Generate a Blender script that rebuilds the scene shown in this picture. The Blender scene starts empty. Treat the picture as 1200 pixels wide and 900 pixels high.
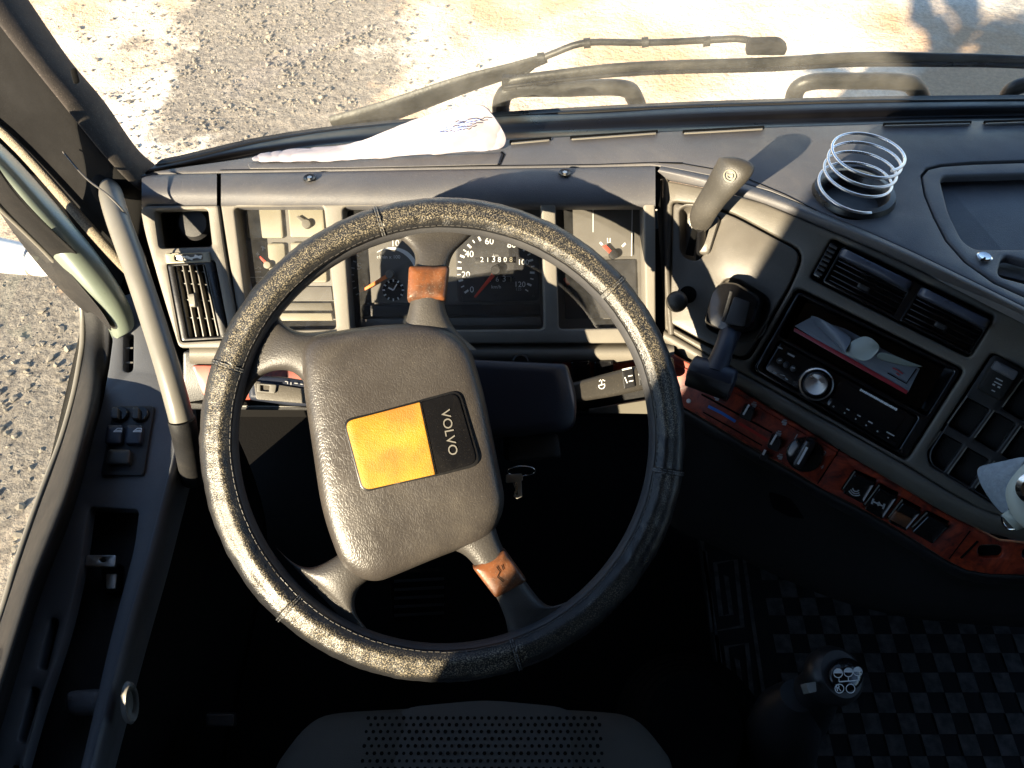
import bpy, bmesh, math, random
from mathutils import Vector, Matrix, noise
from mathutils.geometry import delaunay_2d_cdt
random.seed(7)
R = math.radians
SC = bpy.context.scene
COL = SC.collection

# ------------------------------------------------------------------ camera, world, sun
H = 2.75                     # camera height above the ground outside
FPX = 940.0                  # focal length in pixels of the 1200 px wide photograph
PITCH = R(55)
cd = bpy.data.cameras.new('camera'); cam = bpy.data.objects.new('camera', cd); COL.objects.link(cam)
cam.location = (0, 0, H); cam.rotation_euler = (R(90) - PITCH, 0, 0)
cd.sensor_width = 36; cd.lens = 36 * FPX / 1200; cd.clip_start = 0.02; cd.clip_end = 2000
SC.camera = cam
SUN_AZ, SUN_EL = R(40.3), R(23)          # direction the light travels towards, and the sun's height
sd = Vector((math.sin(SUN_AZ) * math.cos(SUN_EL), math.cos(SUN_AZ) * math.cos(SUN_EL), -math.sin(SUN_EL)))
w = bpy.data.worlds.new('World'); SC.world = w; w.use_nodes = True
nt = w.node_tree; bg = nt.nodes['Background']; sky = nt.nodes.new('ShaderNodeTexSky'); sky.sky_type = 'NISHITA'
sky.sun_disc = False; sky.sun_elevation = SUN_EL; sky.sun_rotation = math.atan2(-sd.x, -sd.y) % (2 * math.pi)
sky.dust_density = 0.2; sky.ozone_density = 2.0; sky.air_density = 1.0; sky.altitude = 500
nt.links.new(sky.outputs[0], bg.inputs[0]); bg.inputs[1].default_value = 0.07
sl = bpy.data.lights.new('sun', 'SUN'); sl.energy = 5.0; sl.angle = R(0.6); sl.color = (1, 0.83, 0.60)
so = bpy.data.objects.new('sun', sl); COL.objects.link(so); so.rotation_euler = sd.to_track_quat('-Z', 'Y').to_euler()
so.location = (-3, -4, 6)
SC.view_settings.view_transform = 'Standard'; SC.view_settings.look = 'None'
SC.view_settings.gamma = 1; SC.view_settings.exposure = 2.4
SC.render.engine = 'CYCLES'; SC.cycles.use_denoising = True
SC.cycles.max_bounces = 8; SC.cycles.diffuse_bounces = 3; SC.cycles.glossy_bounces = 3
SC.cycles.transparent_max_bounces = 12; SC.cycles.caustics_reflective = False; SC.cycles.caustics_refractive = False
SC.cycles.sample_clamp_indirect = 6

# ------------------------------------------------------------------ geometry helpers
cP, sP = math.cos(PITCH), math.sin(PITCH)
CAM = Vector((0, 0, H))
def ray(px, py):
    a, b = (px - 600) / FPX, (450 - py) / FPX
    return Vector((a, b * sP + cP, b * cP - sP))
def V(px, py, d): return CAM + ray(px, py) * d
class Plane:
    def __init__(s, o, n, u=None):
        s.o = Vector(o); s.n = Vector(n).normalized()
        u = Vector(u) if u else Vector((s.n.y, -s.n.x, 0)) if abs(s.n.z) < .999 else Vector((1, 0, 0))
        if u.x < 0: u = -u
        s.u = (u - s.n * u.dot(s.n)).normalized(); s.v = s.n.cross(s.u)
    def hit(s, px, py, off=0.0):
        r = ray(px, py); o = s.o + s.n * off
        return CAM + r * ((o - CAM).dot(s.n) / r.dot(s.n))
    def to2(s, p): d = p - s.o; return (d.dot(s.u), d.dot(s.v))
    def M(s, off=0.0):
        m = Matrix((s.u, s.v, s.n)).transposed().to_4x4(); m.translation = s.o + s.n * off; return m
ORG = {}
def reg(o, org, parent):
    COL.objects.link(o)
    ORG[o.name] = Vector(org)
    if parent is not None:
        o.parent = parent; o.location = Vector(org) - ORG[parent.name]
    else: o.location = org
    return o
def thing(name, label, cat, loc, group=None):
    o = bpy.data.objects.new(name, None); o.empty_display_size = .03
    reg(o, loc, None); o['label'] = label; o['category'] = cat
    if group: o['group'] = group
    return o
def tag(o, label, cat, group=None):
    o['label'] = label; o['category'] = cat
    if group: o['group'] = group
    return o
def link(name, bm, mat, parent=None, smooth=40, sub=0, label=None, org=None, recalc=True):
    """bm holds world coordinates; the object gets its own origin"""
    if recalc: bmesh.ops.recalc_face_normals(bm, faces=bm.faces)
    if org is None:
        c = Vector((0, 0, 0)); n = max(1, len(bm.verts))
        for v in bm.verts: c += v.co
        org = c / n
    org = Vector(org)
    for v in bm.verts: v.co -= org
    me = bpy.data.meshes.new(name); bm.to_mesh(me); bm.free()
    if mat: me.materials.append(mat)
    if smooth:
        for p in me.polygons: p.use_smooth = True
        if smooth < 179: me.set_sharp_from_angle(angle=R(smooth))
    o = bpy.data.objects.new(name, me); reg(o, org, parent)
    if sub:
        m = o.modifiers.new('sub', 'SUBSURF'); m.levels = sub; m.render_levels = sub
    if label: o['label'] = label
    return o
def rp(pts, r=4, seg=5):
    """round the corners of a pixel polygon"""
    n = len(pts); out = []
    for i in range(n):
        p = Vector(pts[i][:2]); a = Vector(pts[i - 1][:2]); b = Vector(pts[(i + 1) % n][:2])
        rr = pts[i][2] if len(pts[i]) > 2 else r
        da, db = a - p, b - p
        la, lb = da.length, db.length
        q = min(rr, la * .48, lb * .48)
        if q < .2: out.append((p.x, p.y)); continue
        s, e = p + da / la * q, p + db / lb * q
        for k in range(seg + 1):
            t = k / seg
            c = s * (1 - t) ** 2 + p * 2 * t * (1 - t) + e * t * t
            out.append((c.x, c.y))
    return out
def circ(cx, cy, r, n=28, ry=None): return [(cx + r * math.cos(2 * math.pi * k / n), cy + (ry or r) * math.sin(2 * math.pi * k / n)) for k in range(n)]
def slot(cx, cy, w, h, ang=0, r=None):
    """rounded rectangle in pixels, turned by ang degrees clockwise in the picture"""
    c, s = math.cos(R(ang)), math.sin(R(ang)); r = r if r is not None else min(w, h) / 2
    return rp([(cx + x * c - y * s, cy + x * s + y * c) for x, y in ((-w/2, -h/2), (w/2, -h/2), (w/2, h/2), (-w/2, h/2))], r)
def curve_mesh(cu, M):
    o = bpy.data.objects.new('tmp', cu); me = bpy.data.meshes.new_from_object(o)
    bpy.data.objects.remove(o)
    bm = bmesh.new(); bm.from_mesh(me); bpy.data.meshes.remove(me)
    bmesh.ops.transform(bm, matrix=M, verts=bm.verts)
    bmesh.ops.remove_doubles(bm, verts=bm.verts, dist=1e-6)
    return bm
def inpoly(x, y, P):
    c = False; n = len(P); j = n - 1
    for i in range(n):
        if (P[i][1] > y) != (P[j][1] > y) and x < (P[j][0] - P[i][0]) * (y - P[i][1]) / (P[j][1] - P[i][1]) + P[i][0]: c = not c
        j = i
    return c
def inset(P, d):
    """move a polygon towards the solid side by d (d < 0 for holes)"""
    n = len(P); out = []
    area = sum(P[i-1][0] * P[i][1] - P[i][0] * P[i-1][1] for i in range(n)); sg = 1 if area > 0 else -1
    for i in range(n):
        a, b, c = Vector(P[i-1]), Vector(P[i]), Vector(P[(i+1) % n])
        e1, e2 = (b - a), (c - b)
        if e1.length < 1e-9 or e2.length < 1e-9: out.append(tuple(b)); continue
        e1.normalize(); e2.normalize(); n1 = Vector((-e1.y, e1.x)); n2 = Vector((-e2.y, e2.x)); m = n1 + n2
        if m.length < .2: out.append(tuple(b)); continue
        m.normalize(); k = min(1.6, 1 / max(.3, m.dot(n1))); b = b + m * (sg * d * k); out.append((b.x, b.y))
    return out
def plate(name, pl, outer, holes=(), top=0.0, thick=.004, bev=.001, mat=None, parent=None, label=None, smooth=35, bres=2):
    bev = min(bev, thick * .45); loops = []
    for k, poly in enumerate([outer] + list(holes)):
        pts = []
        for x, y in poly:
            q = pl.to2(pl.hit(x, y, top))
            if not pts or (Vector(q) - Vector(pts[-1])).length > 2e-5: pts.append(q)
        if (Vector(pts[0]) - Vector(pts[-1])).length < 2e-5: pts.pop()
        loops.append((pts, 1 if k == 0 else -1))
    bm = bmesh.new(); m = pl.M(0)
    steps = [(0, -thick + bev), (0, -bev)] + [(bev * (1 - math.cos(R(90) * t / bres)), -bev + bev * math.sin(R(90) * t / bres)) for t in range(1, bres + 1)]
    caps = []
    for pts, sg in loops:
        rings = [[bm.verts.new(m @ Vector((x, y, top + h))) for x, y in (inset(pts, d * sg) if d else pts)] for d, h in steps]
        caps.append([inset(pts, steps[-1][0] * sg), inset(pts, 0)])
        n = len(pts); fw = (sum(pts[i-1][0] * pts[i][1] - pts[i][0] * pts[i-1][1] for i in range(n)) > 0) == (sg > 0)
        for a, b in zip(rings, rings[1:]):
            for i in range(n):
                q = (a[i], a[(i+1) % n], b[(i+1) % n], b[i]); bm.faces.new(q if fw else q[::-1])
    for ci, h in ((0, top), (1, top - thick + bev)):
        V2, E2_ = [], []
        for c in caps:
            o = len(V2); P = c[ci]; V2 += [Vector(p) for p in P]; E2_ += [(o + i, o + (i+1) % len(P)) for i in range(len(P))]
        vo, eo, fo, *_ = delaunay_2d_cdt(V2, E2_, [], 0, 1e-7)
        vv = {}
        for f in fo:
            cx_ = sum(vo[i].x for i in f) / 3; cy_ = sum(vo[i].y for i in f) / 3
            if sum(inpoly(cx_, cy_, c[ci]) for c in caps) != 1 or not inpoly(cx_, cy_, caps[0][ci]): continue
            for i in f:
                if i not in vv: vv[i] = bm.verts.new(m @ Vector((vo[i].x, vo[i].y, h)))
            fa = bm.faces.new([vv[i] for i in f]); fa.normal_update()
            if (fa.normal.dot(pl.n) > 0) != (ci == 0): fa.normal_flip()
    bmesh.ops.remove_doubles(bm, verts=bm.verts, dist=2e-6)
    return link(name, bm, mat, parent, smooth, label=label, recalc=False)
def pillow(name, pl, outline, prof, mat, parent=None, label=None, smooth=60, sub=0, centre=None, tilt=None):
    """outline in pixels taken at the base height; prof = [(scale, height)...] bottom to top, closed by a cap"""
    pts = [pl.hit(x, y, prof[0][1]) for x, y in outline]
    c = sum(pts, Vector()) / len(pts) if centre is None else pl.hit(centre[0], centre[1], prof[0][1])
    h0 = prof[0][1]; bm = bmesh.new(); rings = []
    for s, h in prof:
        ring = []
        for p in pts:
            q = c + (p - c) * s
            hh = h - h0
            if tilt: d = q - c; hh *= 1 + tilt * d.dot(pl.v) / .01
            ring.append(bm.verts.new(q + pl.n * hh))
        rings.append(ring)
    n = len(pts)
    for a, b in zip(rings, rings[1:]):
        for i in range(n): bm.faces.new((a[i], a[(i + 1) % n], b[(i + 1) % n], b[i]))
    cb = bm.verts.new(sum((v.co for v in rings[-1]), Vector()) / n)
    for i in range(n): bm.faces.new((rings[-1][i], rings[-1][(i + 1) % n], cb))
    bm.faces.new(rings[0])
    return link(name, bm, mat, parent, smooth, sub, label)
def button(name, pl, poly, h0, h, mat, parent, r=2, label=None, dome=.0):
    return pillow(name, pl, rp(poly, r, 3), [(1, h0), (1, h0 + h * .7), (.97, h0 + h * .93), (.9, h0 + h), (.5, h0 + h + dome)], mat, parent, label, smooth=50)
def lathe(name, o, axis, prof, mat, parent=None, n=32, u=None, label=None, smooth=40, sc=(1, 1)):
    """prof = [(radius, height)...] along axis"""
    axis = Vector(axis).normalized(); u = Vector(u) if u else axis.orthogonal()
    u = (u - axis * u.dot(axis)).normalized(); v = axis.cross(u); o = Vector(o)
    bm = bmesh.new(); rings = []
    for r, h in prof:
        if r < 1e-6: rings.append([bm.verts.new(o + axis * h)])
        else: rings.append([bm.verts.new(o + axis * h + u * (sc[0] * r * math.cos(2*math.pi*k/n)) + v * (sc[1] * r * math.sin(2*math.pi*k/n))) for k in range(n)])
    for a, b in zip(rings, rings[1:]):
        for k in range(n):
            if len(a) == 1 and len(b) == 1: continue
            if len(a) == 1: bm.faces.new((a[0], b[k], b[(k+1) % n]))
            elif len(b) == 1: bm.faces.new((a[k], a[(k+1) % n], b[0]))
            else: bm.faces.new((a[k], a[(k+1) % n], b[(k+1) % n], b[k]))
    return link(name, bm, mat, parent, smooth, label=label)
def smoothpath(pts, n):
    """Catmull-Rom through points (any dimension Vector)"""
    P = [Vector(p) for p in pts]; P = [P[0] * 2 - P[1]] + P + [P[-1] * 2 - P[-2]]
    out = []; segs = len(P) - 3
    for k in range(n):
        t = k / (n - 1) * segs; i = min(int(t), segs - 1); f = t - i
        a, b, c, d = P[i:i+4]
        out.append(.5 * ((2 * b) + (c - a) * f + (2*a - 5*b + 4*c - d) * f*f + (3*b - a - 3*c + d) * f**3))
    return out
def tube(name, pts, rad, mat, parent=None, seg=12, label=None, flat=None, up=None, bm=None, closed=False):
    """rad: number or list; flat: (a, b) scale of the section, up: direction of b"""
    own = bm is None
    if own: bm = bmesh.new()
    n = len(pts); rr = rad if isinstance(rad, (list, tuple)) else [rad] * n
    prev = None; rings = []
    for i, p in enumerate(pts):
        if closed: t = (pts[(i + 1) % n] - pts[i - 1]).normalized()
        else: t = (pts[min(i + 1, n - 1)] - pts[max(i - 1, 0)]).normalized()
        if up is not None: b = Vector(up)
        elif prev is None: b = t.orthogonal()
        else: b = prev
        b = (b - t * b.dot(t)).normalized(); prev = b; a = b.cross(t)
        fa, fb = flat if flat else (1, 1)
        rings.append([bm.verts.new(p + a * (fa * rr[i] * math.cos(2*math.pi*k/seg)) + b * (fb * rr[i] * math.sin(2*math.pi*k/seg))) for k in range(seg)])
    for a, b in (list(zip(rings, rings[1:])) + ([(rings[-1], rings[0])] if closed else [])):
        for k in range(seg): bm.faces.new((a[k], a[(k+1) % seg], b[(k+1) % seg], b[k]))
    if not closed: bm.faces.new(rings[0]); bm.faces.new(rings[-1][::-1])
    if own: return link(name, bm, mat, parent, 60, label=label)
def loft(name, rows, mat, parent=None, sub=1, thick=0, label=None, smooth=180, closed=False):
    bm = bmesh.new(); vs = [[bm.verts.new(p) for p in r] for r in rows]
    for a, b in zip(vs, vs[1:]):
        m = len(a)
        for k in range(m if closed else m - 1): bm.faces.new((a[k], a[(k+1) % m], b[(k+1) % m], b[k]))
    o = link(name, bm, mat, parent, smooth, 0, label)
    if thick:
        m = o.modifiers.new('solid', 'SOLIDIFY'); m.thickness = thick; m.offset = 0
    if sub:
        m = o.modifiers.new('sub', 'SUBSURF'); m.levels = sub; m.render_levels = sub
    return o
def box(name, lo, hi, mat, parent=None, bev=0, label=None):
    bm = bmesh.new(); bmesh.ops.create_cube(bm, size=1)
    lo, hi = Vector(lo), Vector(hi)
    for v in bm.verts: v.co = Vector([(lo[i] + hi[i]) / 2 + v.co[i] * (hi[i] - lo[i]) for i in range(3)])
    if bev: bmesh.ops.bevel(bm, geom=bm.edges[:], offset=bev, segments=2, affect='EDGES')
    return link(name, bm, mat, parent, 40, label=label)
def text(name, s, pl, a, b, off, mat, parent, hs=1.0, up=1, ext=.0002, label=None):
    """text whose baseline runs from pixel a to pixel b on the plane"""
    A, B = pl.hit(a[0], a[1], off), pl.hit(b[0], b[1], off)
    cu = bpy.data.curves.new('t', 'FONT'); cu.body = s; cu.extrude = 0; cu.size = 1; cu.resolution_u = 3
    o = bpy.data.objects.new('t', cu); me = bpy.data.meshes.new_from_object(o); bpy.data.objects.remove(o)
    bm = bmesh.new(); bm.from_mesh(me); bpy.data.meshes.remove(me)
    xs = [v.co.x for v in bm.verts]; x0, x1 = min(xs), max(xs)
    e = (B - A); L = e.length; e.normalize(); f = pl.n.cross(e) * up; k = L / (x1 - x0)
    for v in bm.verts: v.co = A + e * ((v.co.x - x0) * k) + f * (v.co.y * k * hs)
    if ext:
        g = bmesh.ops.extrude_face_region(bm, geom=bm.faces[:])
        for v in g['geom']:
            if isinstance(v, bmesh.types.BMVert): v.co += pl.n * ext
    return link(name, bm, mat, parent, 0, label=label)
def strokes(name, pl, lines, wpx, off, mat, parent, label=None, ext=.0003):
    """flat printed strokes given in pixels, joined as one marking"""
    bm = bmesh.new()
    for ln in lines:
        w_ = wpx
        if len(ln) and isinstance(ln[0], (int, float)): w_, ln = ln[0], ln[1:]
        P = [pl.hit(x, y, off) for x, y in ln]; hw = w_ / FPX * (P[0] - CAM).length * .5
        L, Rr = [], []
        for i, p in enumerate(P):
            t = (P[min(i+1, len(P)-1)] - P[max(i-1, 0)]).normalized(); s = pl.n.cross(t)
            L.append(bm.verts.new(p + s * hw + pl.n * ext)); Rr.append(bm.verts.new(p - s * hw + pl.n * ext))
        for i in range(len(P) - 1): bm.faces.new((L[i], L[i+1], Rr[i+1], Rr[i]))
    return link(name, bm, mat, parent, 0, label=label)
def arc(cx, cy, r, a0, a1, n=12): return [(cx + r * math.cos(R(a0 + (a1-a0)*k/n)), cy - r * math.sin(R(a0 + (a1-a0)*k/n))) for k in range(n + 1)]

# ------------------------------------------------------------------ materials
def mat(name, col, rough=.5, metal=0, bump=0, bscale=400, var=.0, vscale=6, col2=None, spec=.5, bump2=0, b2scale=40, coat=0, dust=0, aniso=0, detail=3):
    m = bpy.data.materials.new(name); m.use_nodes = True; n = m.node_tree; b = n.nodes['Principled BSDF']; Lk = n.links.new
    b.inputs['Base Color'].default_value = (*col, 1); b.inputs['Roughness'].default_value = rough
    b.inputs['Metallic'].default_value = metal; b.inputs['Specular IOR Level'].default_value = spec
    b.inputs['Coat Weight'].default_value = coat; b.inputs['Coat Roughness'].default_value = .3
    tc = n.nodes.new('ShaderNodeTexCoord')
    def nz(scale, det=3, rgh=.55):
        x = n.nodes.new('ShaderNodeTexNoise'); x.inputs['Scale'].default_value = scale; x.inputs['Detail'].default_value = det
        x.inputs['Roughness'].default_value = rgh; Lk(tc.outputs['Object'], x.inputs['Vector']); return x
    if rough > .2 and name not in ('white_print',):
        xr = nz(11, 6, .65); mr_ = n.nodes.new('ShaderNodeMapRange'); mr_.inputs['From Min'].default_value = .3; mr_.inputs['From Max'].default_value = .7
        mr_.inputs['To Min'].default_value = max(.05, rough - .10); mr_.inputs['To Max'].default_value = min(1, rough + .14); Lk(xr.outputs['Fac'], mr_.inputs['Value']); Lk(mr_.outputs[0], b.inputs['Roughness'])
    last = None
    if var or col2:
        x = nz(vscale, 5); rmp = n.nodes.new('ShaderNodeValToRGB'); rmp.color_ramp.elements[0].position = .38; rmp.color_ramp.elements[1].position = .64
        c2 = col2 or tuple(min(1, c * (1 + var)) for c in col)
        rmp.color_ramp.elements[0].color = (*col, 1); rmp.color_ramp.elements[1].color = (*c2, 1)
        Lk(x.outputs['Fac'], rmp.inputs[0]); last = rmp.outputs[0]
    if dust:   # pale dust specks and smears lying on the thing
        x = nz(700, 2); r2 = n.nodes.new('ShaderNodeValToRGB'); r2.color_ramp.elements[0].position = .60; r2.color_ramp.elements[1].position = .80
        y = nz(9, 5); mu = n.nodes.new('ShaderNodeMath'); mu.operation = 'MULTIPLY'
        Lk(x.outputs['Fac'], r2.inputs[0]); Lk(r2.outputs[0], mu.inputs[0]); Lk(y.outputs['Fac'], mu.inputs[1])
        wv = n.nodes.new('ShaderNodeTexNoise'); wv.inputs['Scale'].default_value = 5; wv.inputs['Detail'].default_value = 7; wv.inputs['Roughness'].default_value = .75; wv.inputs['Distortion'].default_value = 1.2; Lk(tc.outputs['Object'], wv.inputs['Vector'])
        r3 = n.nodes.new('ShaderNodeValToRGB'); r3.color_ramp.elements[0].position = .48; r3.color_ramp.elements[0].color = (0, 0, 0, 1); r3.color_ramp.elements[1].position = .72; r3.color_ramp.elements[1].color = (.28, .28, .28, 1); Lk(wv.outputs['Fac'], r3.inputs[0])
        m0 = n.nodes.new('ShaderNodeMath'); m0.operation = 'ADD'; Lk(mu.outputs[0], m0.inputs[0]); Lk(r3.outputs[0], m0.inputs[1])
        m2 = n.nodes.new('ShaderNodeMath'); m2.operation = 'MULTIPLY'; m2.inputs[1].default_value = dust; Lk(m0.outputs[0], m2.inputs[0])
        mx = n.nodes.new('ShaderNodeMixRGB'); Lk(m2.outputs[0], mx.inputs[0]); mx.inputs[1].default_value = (*col, 1); mx.inputs[2].default_value = (.34, .30, .24, 1)
        if last: Lk(last, mx.inputs[1])
        last = mx.outputs[0]
    if last: Lk(last, b.inputs['Base Color'])
    if bump or bump2:
        prev = None
        if bump2:
            x = nz(b2scale, 3); bb = n.nodes.new('ShaderNodeBump'); bb.inputs['Strength'].default_value = bump2; bb.inputs['Distance'].default_value = .004
            Lk(x.outputs['Fac'], bb.inputs['Height']); prev = bb
        if bump:
            x = nz(bscale, detail); bb = n.nodes.new('ShaderNodeBump'); bb.inputs['Strength'].default_value = bump; bb.inputs['Distance'].default_value = .001
            Lk(x.outputs['Fac'], bb.inputs['Height'])
            if prev: Lk(prev.outputs[0], bb.inputs['Normal'])
            prev = bb
        Lk(prev.outputs[0], b.inputs['Normal'])
    return m
def leather(name, col, cell=420, strength=.6, rough=.5, col2=None):
    m = mat(name, col, rough, col2=col2, vscale=14, dust=.35); n = m.node_tree; b = n.nodes['Principled BSDF']; Lk = n.links.new
    tc = [x for x in n.nodes if x.type == 'TEX_COORD'][0]
    nz_ = n.nodes.new('ShaderNodeTexNoise'); nz_.inputs['Scale'].default_value = 60; Lk(tc.outputs['Object'], nz_.inputs['Vector'])
    mx = n.nodes.new('ShaderNodeMixRGB'); mx.blend_type = 'ADD'; mx.inputs[0].default_value = .012; Lk(tc.outputs['Object'], mx.inputs[1]); Lk(nz_.outputs['Color'], mx.inputs[2])
    mp = n.nodes.new('ShaderNodeMapping'); mp.inputs['Scale'].default_value = (1, .55, .8); mp.inputs['Rotation'].default_value = (0, 0, .5); Lk(mx.outputs[0], mp.inputs['Vector'])
    vo = n.nodes.new('ShaderNodeTexVoronoi'); vo.feature = 'DISTANCE_TO_EDGE'; vo.inputs['Scale'].default_value = cell; Lk(mp.outputs[0], vo.inputs['Vector'])
    rm = n.nodes.new('ShaderNodeValToRGB'); rm.color_ramp.elements[0].position = 0; rm.color_ramp.elements[1].position = .22; Lk(vo.outputs['Distance'], rm.inputs[0])
    bb = n.nodes.new('ShaderNodeBump'); bb.inputs['Strength'].default_value = strength; bb.inputs['Distance'].default_value = .0006; Lk(rm.outputs[0], bb.inputs['Height'])
    Lk(bb.outputs[0], b.inputs['Normal']); return m
def glassmat(name, tint=(1, 1, 1), dustc=.05, ior=1.5, dscale=12, dustcol=(.6, .6, .6)):
    m = bpy.data.materials.new(name); m.use_nodes = True; n = m.node_tree; n.nodes.clear(); Lk = n.links.new
    out = n.nodes.new('ShaderNodeOutputMaterial'); tr = n.nodes.new('ShaderNodeBsdfTransparent'); tr.inputs[0].default_value = (*tint, 1)
    gl = n.nodes.new('ShaderNodeBsdfGlossy'); gl.inputs['Roughness'].default_value = .01
    fr = n.nodes.new('ShaderNodeLayerWeight'); fr.inputs[0].default_value = .5   # same from both sides of the pane
    pw = n.nodes.new('ShaderNodeMath'); pw.operation = 'POWER'; pw.inputs[1].default_value = 5; Lk(fr.outputs['Facing'], pw.inputs[0])
    sc_ = n.nodes.new('ShaderNodeMath'); sc_.operation = 'MULTIPLY_ADD'; sc_.inputs[1].default_value = .9; sc_.inputs[2].default_value = .10; Lk(pw.outputs[0], sc_.inputs[0])
    m1 = n.nodes.new('ShaderNodeMixShader'); Lk(sc_.outputs[0], m1.inputs[0]); Lk(tr.outputs[0], m1.inputs[1]); Lk(gl.outputs[0], m1.inputs[2])
    df = n.nodes.new('ShaderNodeBsdfDiffuse'); df.inputs[0].default_value = (*dustcol, 1)
    tc = n.nodes.new('ShaderNodeTexCoord'); nz_ = n.nodes.new('ShaderNodeTexNoise'); nz_.inputs['Scale'].default_value = dscale; nz_.inputs['Detail'].default_value = 8; nz_.inputs['Roughness'].default_value = .7
    Lk(tc.outputs['Object'], nz_.inputs['Vector'])
    mr = n.nodes.new('ShaderNodeMapRange'); mr.inputs['From Min'].default_value = .35; mr.inputs['From Max'].default_value = .75; mr.inputs['To Min'].default_value = dustc * .4; mr.inputs['To Max'].default_value = dustc * 2
    Lk(nz_.outputs['Fac'], mr.inputs['Value'])
    m2 = n.nodes.new('ShaderNodeMixShader'); Lk(mr.outputs[0], m2.inputs[0]); Lk(m1.outputs[0], m2.inputs[1]); Lk(df.outputs[0], m2.inputs[2])
    Lk(m2.outputs[0], out.inputs[0]); return m

M = {}
M['dash'] = mat('dash_plastic', (.080, .079, .086), .5, bump=.35, bscale=900, dust=.5, var=.25, vscale=5, bump2=.05, b2scale=15)
M['face'] = mat('binnacle_plastic', (.15, .138, .118), .48, bump=.3, bscale=900, dust=.45, var=.2)
M['console'] = mat('console_plastic', (.078, .070, .058), .42, bump=.3, bscale=1000, dust=.3, var=.25)
M['panel'] = mat('lever_panel_plastic', (.088, .080, .070), .34, bump=.2, bscale=1200, dust=.35, var=.15)
M['dark'] = mat('dark_plastic', (.012, .012, .013), .42, bump=.2, bscale=900, dust=.2, var=.3)
M['knee'] = mat('knee_panel_plastic', (.016, .0155, .015), .75, spec=.15, bump=.5, bscale=700, var=.3)
M['black'] = mat('black_plastic', (.008, .008, .009), .28, bump=.05, dust=.1)
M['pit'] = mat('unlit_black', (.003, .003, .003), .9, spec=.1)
M['gloss'] = mat('gloss_black', (.006, .006, .007), .12, dust=.08)
M['roll'] = mat('vent_top_sky_tint', (.045, .052, .075), .3)  # blue sky reflection put into the base colour
M['rubber'] = mat('rubber_seal', (.010, .010, .011), .6, spec=.25, bump=.2, bscale=500, dust=.15)
M['rubberlit'] = mat('lit_rubber', (.06, .055, .05), .5, bump=.3, bscale=600, dust=.4)  # paler lit copy of the rubber, light put into its colour
M['blackseal'] = mat('windscreen_seal', (.002, .002, .003), .32, spec=.35)
M['frame'] = mat('green_grey_paint', (.13, .155, .125), .3, bump=.02, bscale=80, var=.25, vscale=9, coat=.5)
M['strip'] = mat('felt_strip', (.26, .22, .15), .9, bump=1.0, bscale=900, col2=(.12, .10, .075), vscale=700)
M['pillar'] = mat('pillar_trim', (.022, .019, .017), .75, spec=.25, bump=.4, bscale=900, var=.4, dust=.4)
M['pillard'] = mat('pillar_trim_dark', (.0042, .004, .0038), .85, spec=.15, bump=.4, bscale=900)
M['bar'] = mat('grab_bar_plastic', (.15, .142, .125), .36, bump=.12, bscale=900, dust=.25)
M['door'] = mat('door_plastic', (.078, .082, .092), .46, bump=.3, bscale=1000, dust=.3, var=.2)
M['cover'] = None
M['rim'] = mat('rim_plastic', (.05, .05, .054), .45, bump=.15, bscale=700, dust=.2)
M['hub'] = leather('hub_skin', (.040, .035, .032), 400, .20, .36)
M['spoke'] = mat('spoke_skin', (.045, .041, .038), .42, bump=.35, bscale=600, dust=.3)
M['band'] = mat('brown_band', (.17, .058, .020), .38, bump=.3, bscale=120, col2=(.055, .024, .012), vscale=55, dust=.9)
M['yellow'] = mat('yellow_patch', (.40, .20, .004), .55, bump=.5, bscale=800, col2=(.31, .115, .003), vscale=28, dust=.12)
M['wood'] = None
M['chrome'] = mat('chrome', (.75, .74, .72), .16, 1)
M['spring'] = mat('spring_steel', (.80, .79, .80), .28, 1)
M['steel'] = mat('worn_steel', (.55, .53, .5), .35, 1, bump=.2, bscale=200)
M['brass'] = mat('brass_key', (.6, .42, .2), .3, 1)
M['white'] = mat('white_print', (.75, .75, .73), .6)
M['greyprint'] = mat('grey_print', (.33, .33, .33), .6)
M['dimprint'] = mat('dim_print', (.12, .12, .12), .6)
M['red'] = mat('needle_red', (.65, .06, .03), .5)
M['orange'] = mat('needle_orange', (.8, .22, .05), .5)
M['blueprint'] = mat('blue_print', (.02, .13, .45), .6)
M['redprint'] = mat('red_print', (.45, .02, .01), .6)
M['dial'] = mat('dial_face', (.020, .020, .022), .5, dust=.15)
M['diallit'] = mat('dial_face_lit', (.12, .112, .10), .55, dust=.2)  # lit copy of the dial face, sunlight put into the paler grey
M['tile'] = mat('lamp_tile', (.24, .22, .165), .4, dust=.2, var=.2)
M['tileframe'] = mat('tile_frame', (.11, .10, .08), .5)
M['paper'] = mat('paper', (.36, .33, .37), .7, bump=.3, bscale=60, var=.06)
M['seat'] = mat('seat_fabric', (.060, .054, .044), .95, bump=1, bscale=900, var=.3)
M['cardw'] = mat('card_print', (.17, .19, .22), .4, var=-.2, vscale=25)
M['cardr'] = mat('card_red', (.30, .025, .035), .35)
M['film'] = mat('laminate', (.20, .23, .21), .3, bump=.1, bscale=90)
M['leverlit'] = mat('lever_grip', (.036, .033, .029), .4, bump=.25, bscale=1000, dust=.3)
M['skyblack'] = mat('black_plastic_sky_tint', (.022, .026, .040), .38, bump=.2, bscale=900)  # black plastic with sky light put into its blue
M['greycloth'] = mat('grey_leatherette', (.26, .30, .35), .6, bump=.8, bscale=420, var=.2, vscale=200)
M['greyband'] = mat('pale_band', (.50, .52, .46), .5, bump=.2, bscale=300)
M['bodywhite'] = mat('white_body_paint', (.80, .80, .79), .3)
M['cabout'] = mat('cab_paint', (.6, .6, .6), .3)
M['cabin'] = mat('cab_lining', (.035, .035, .035), .9)
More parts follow.
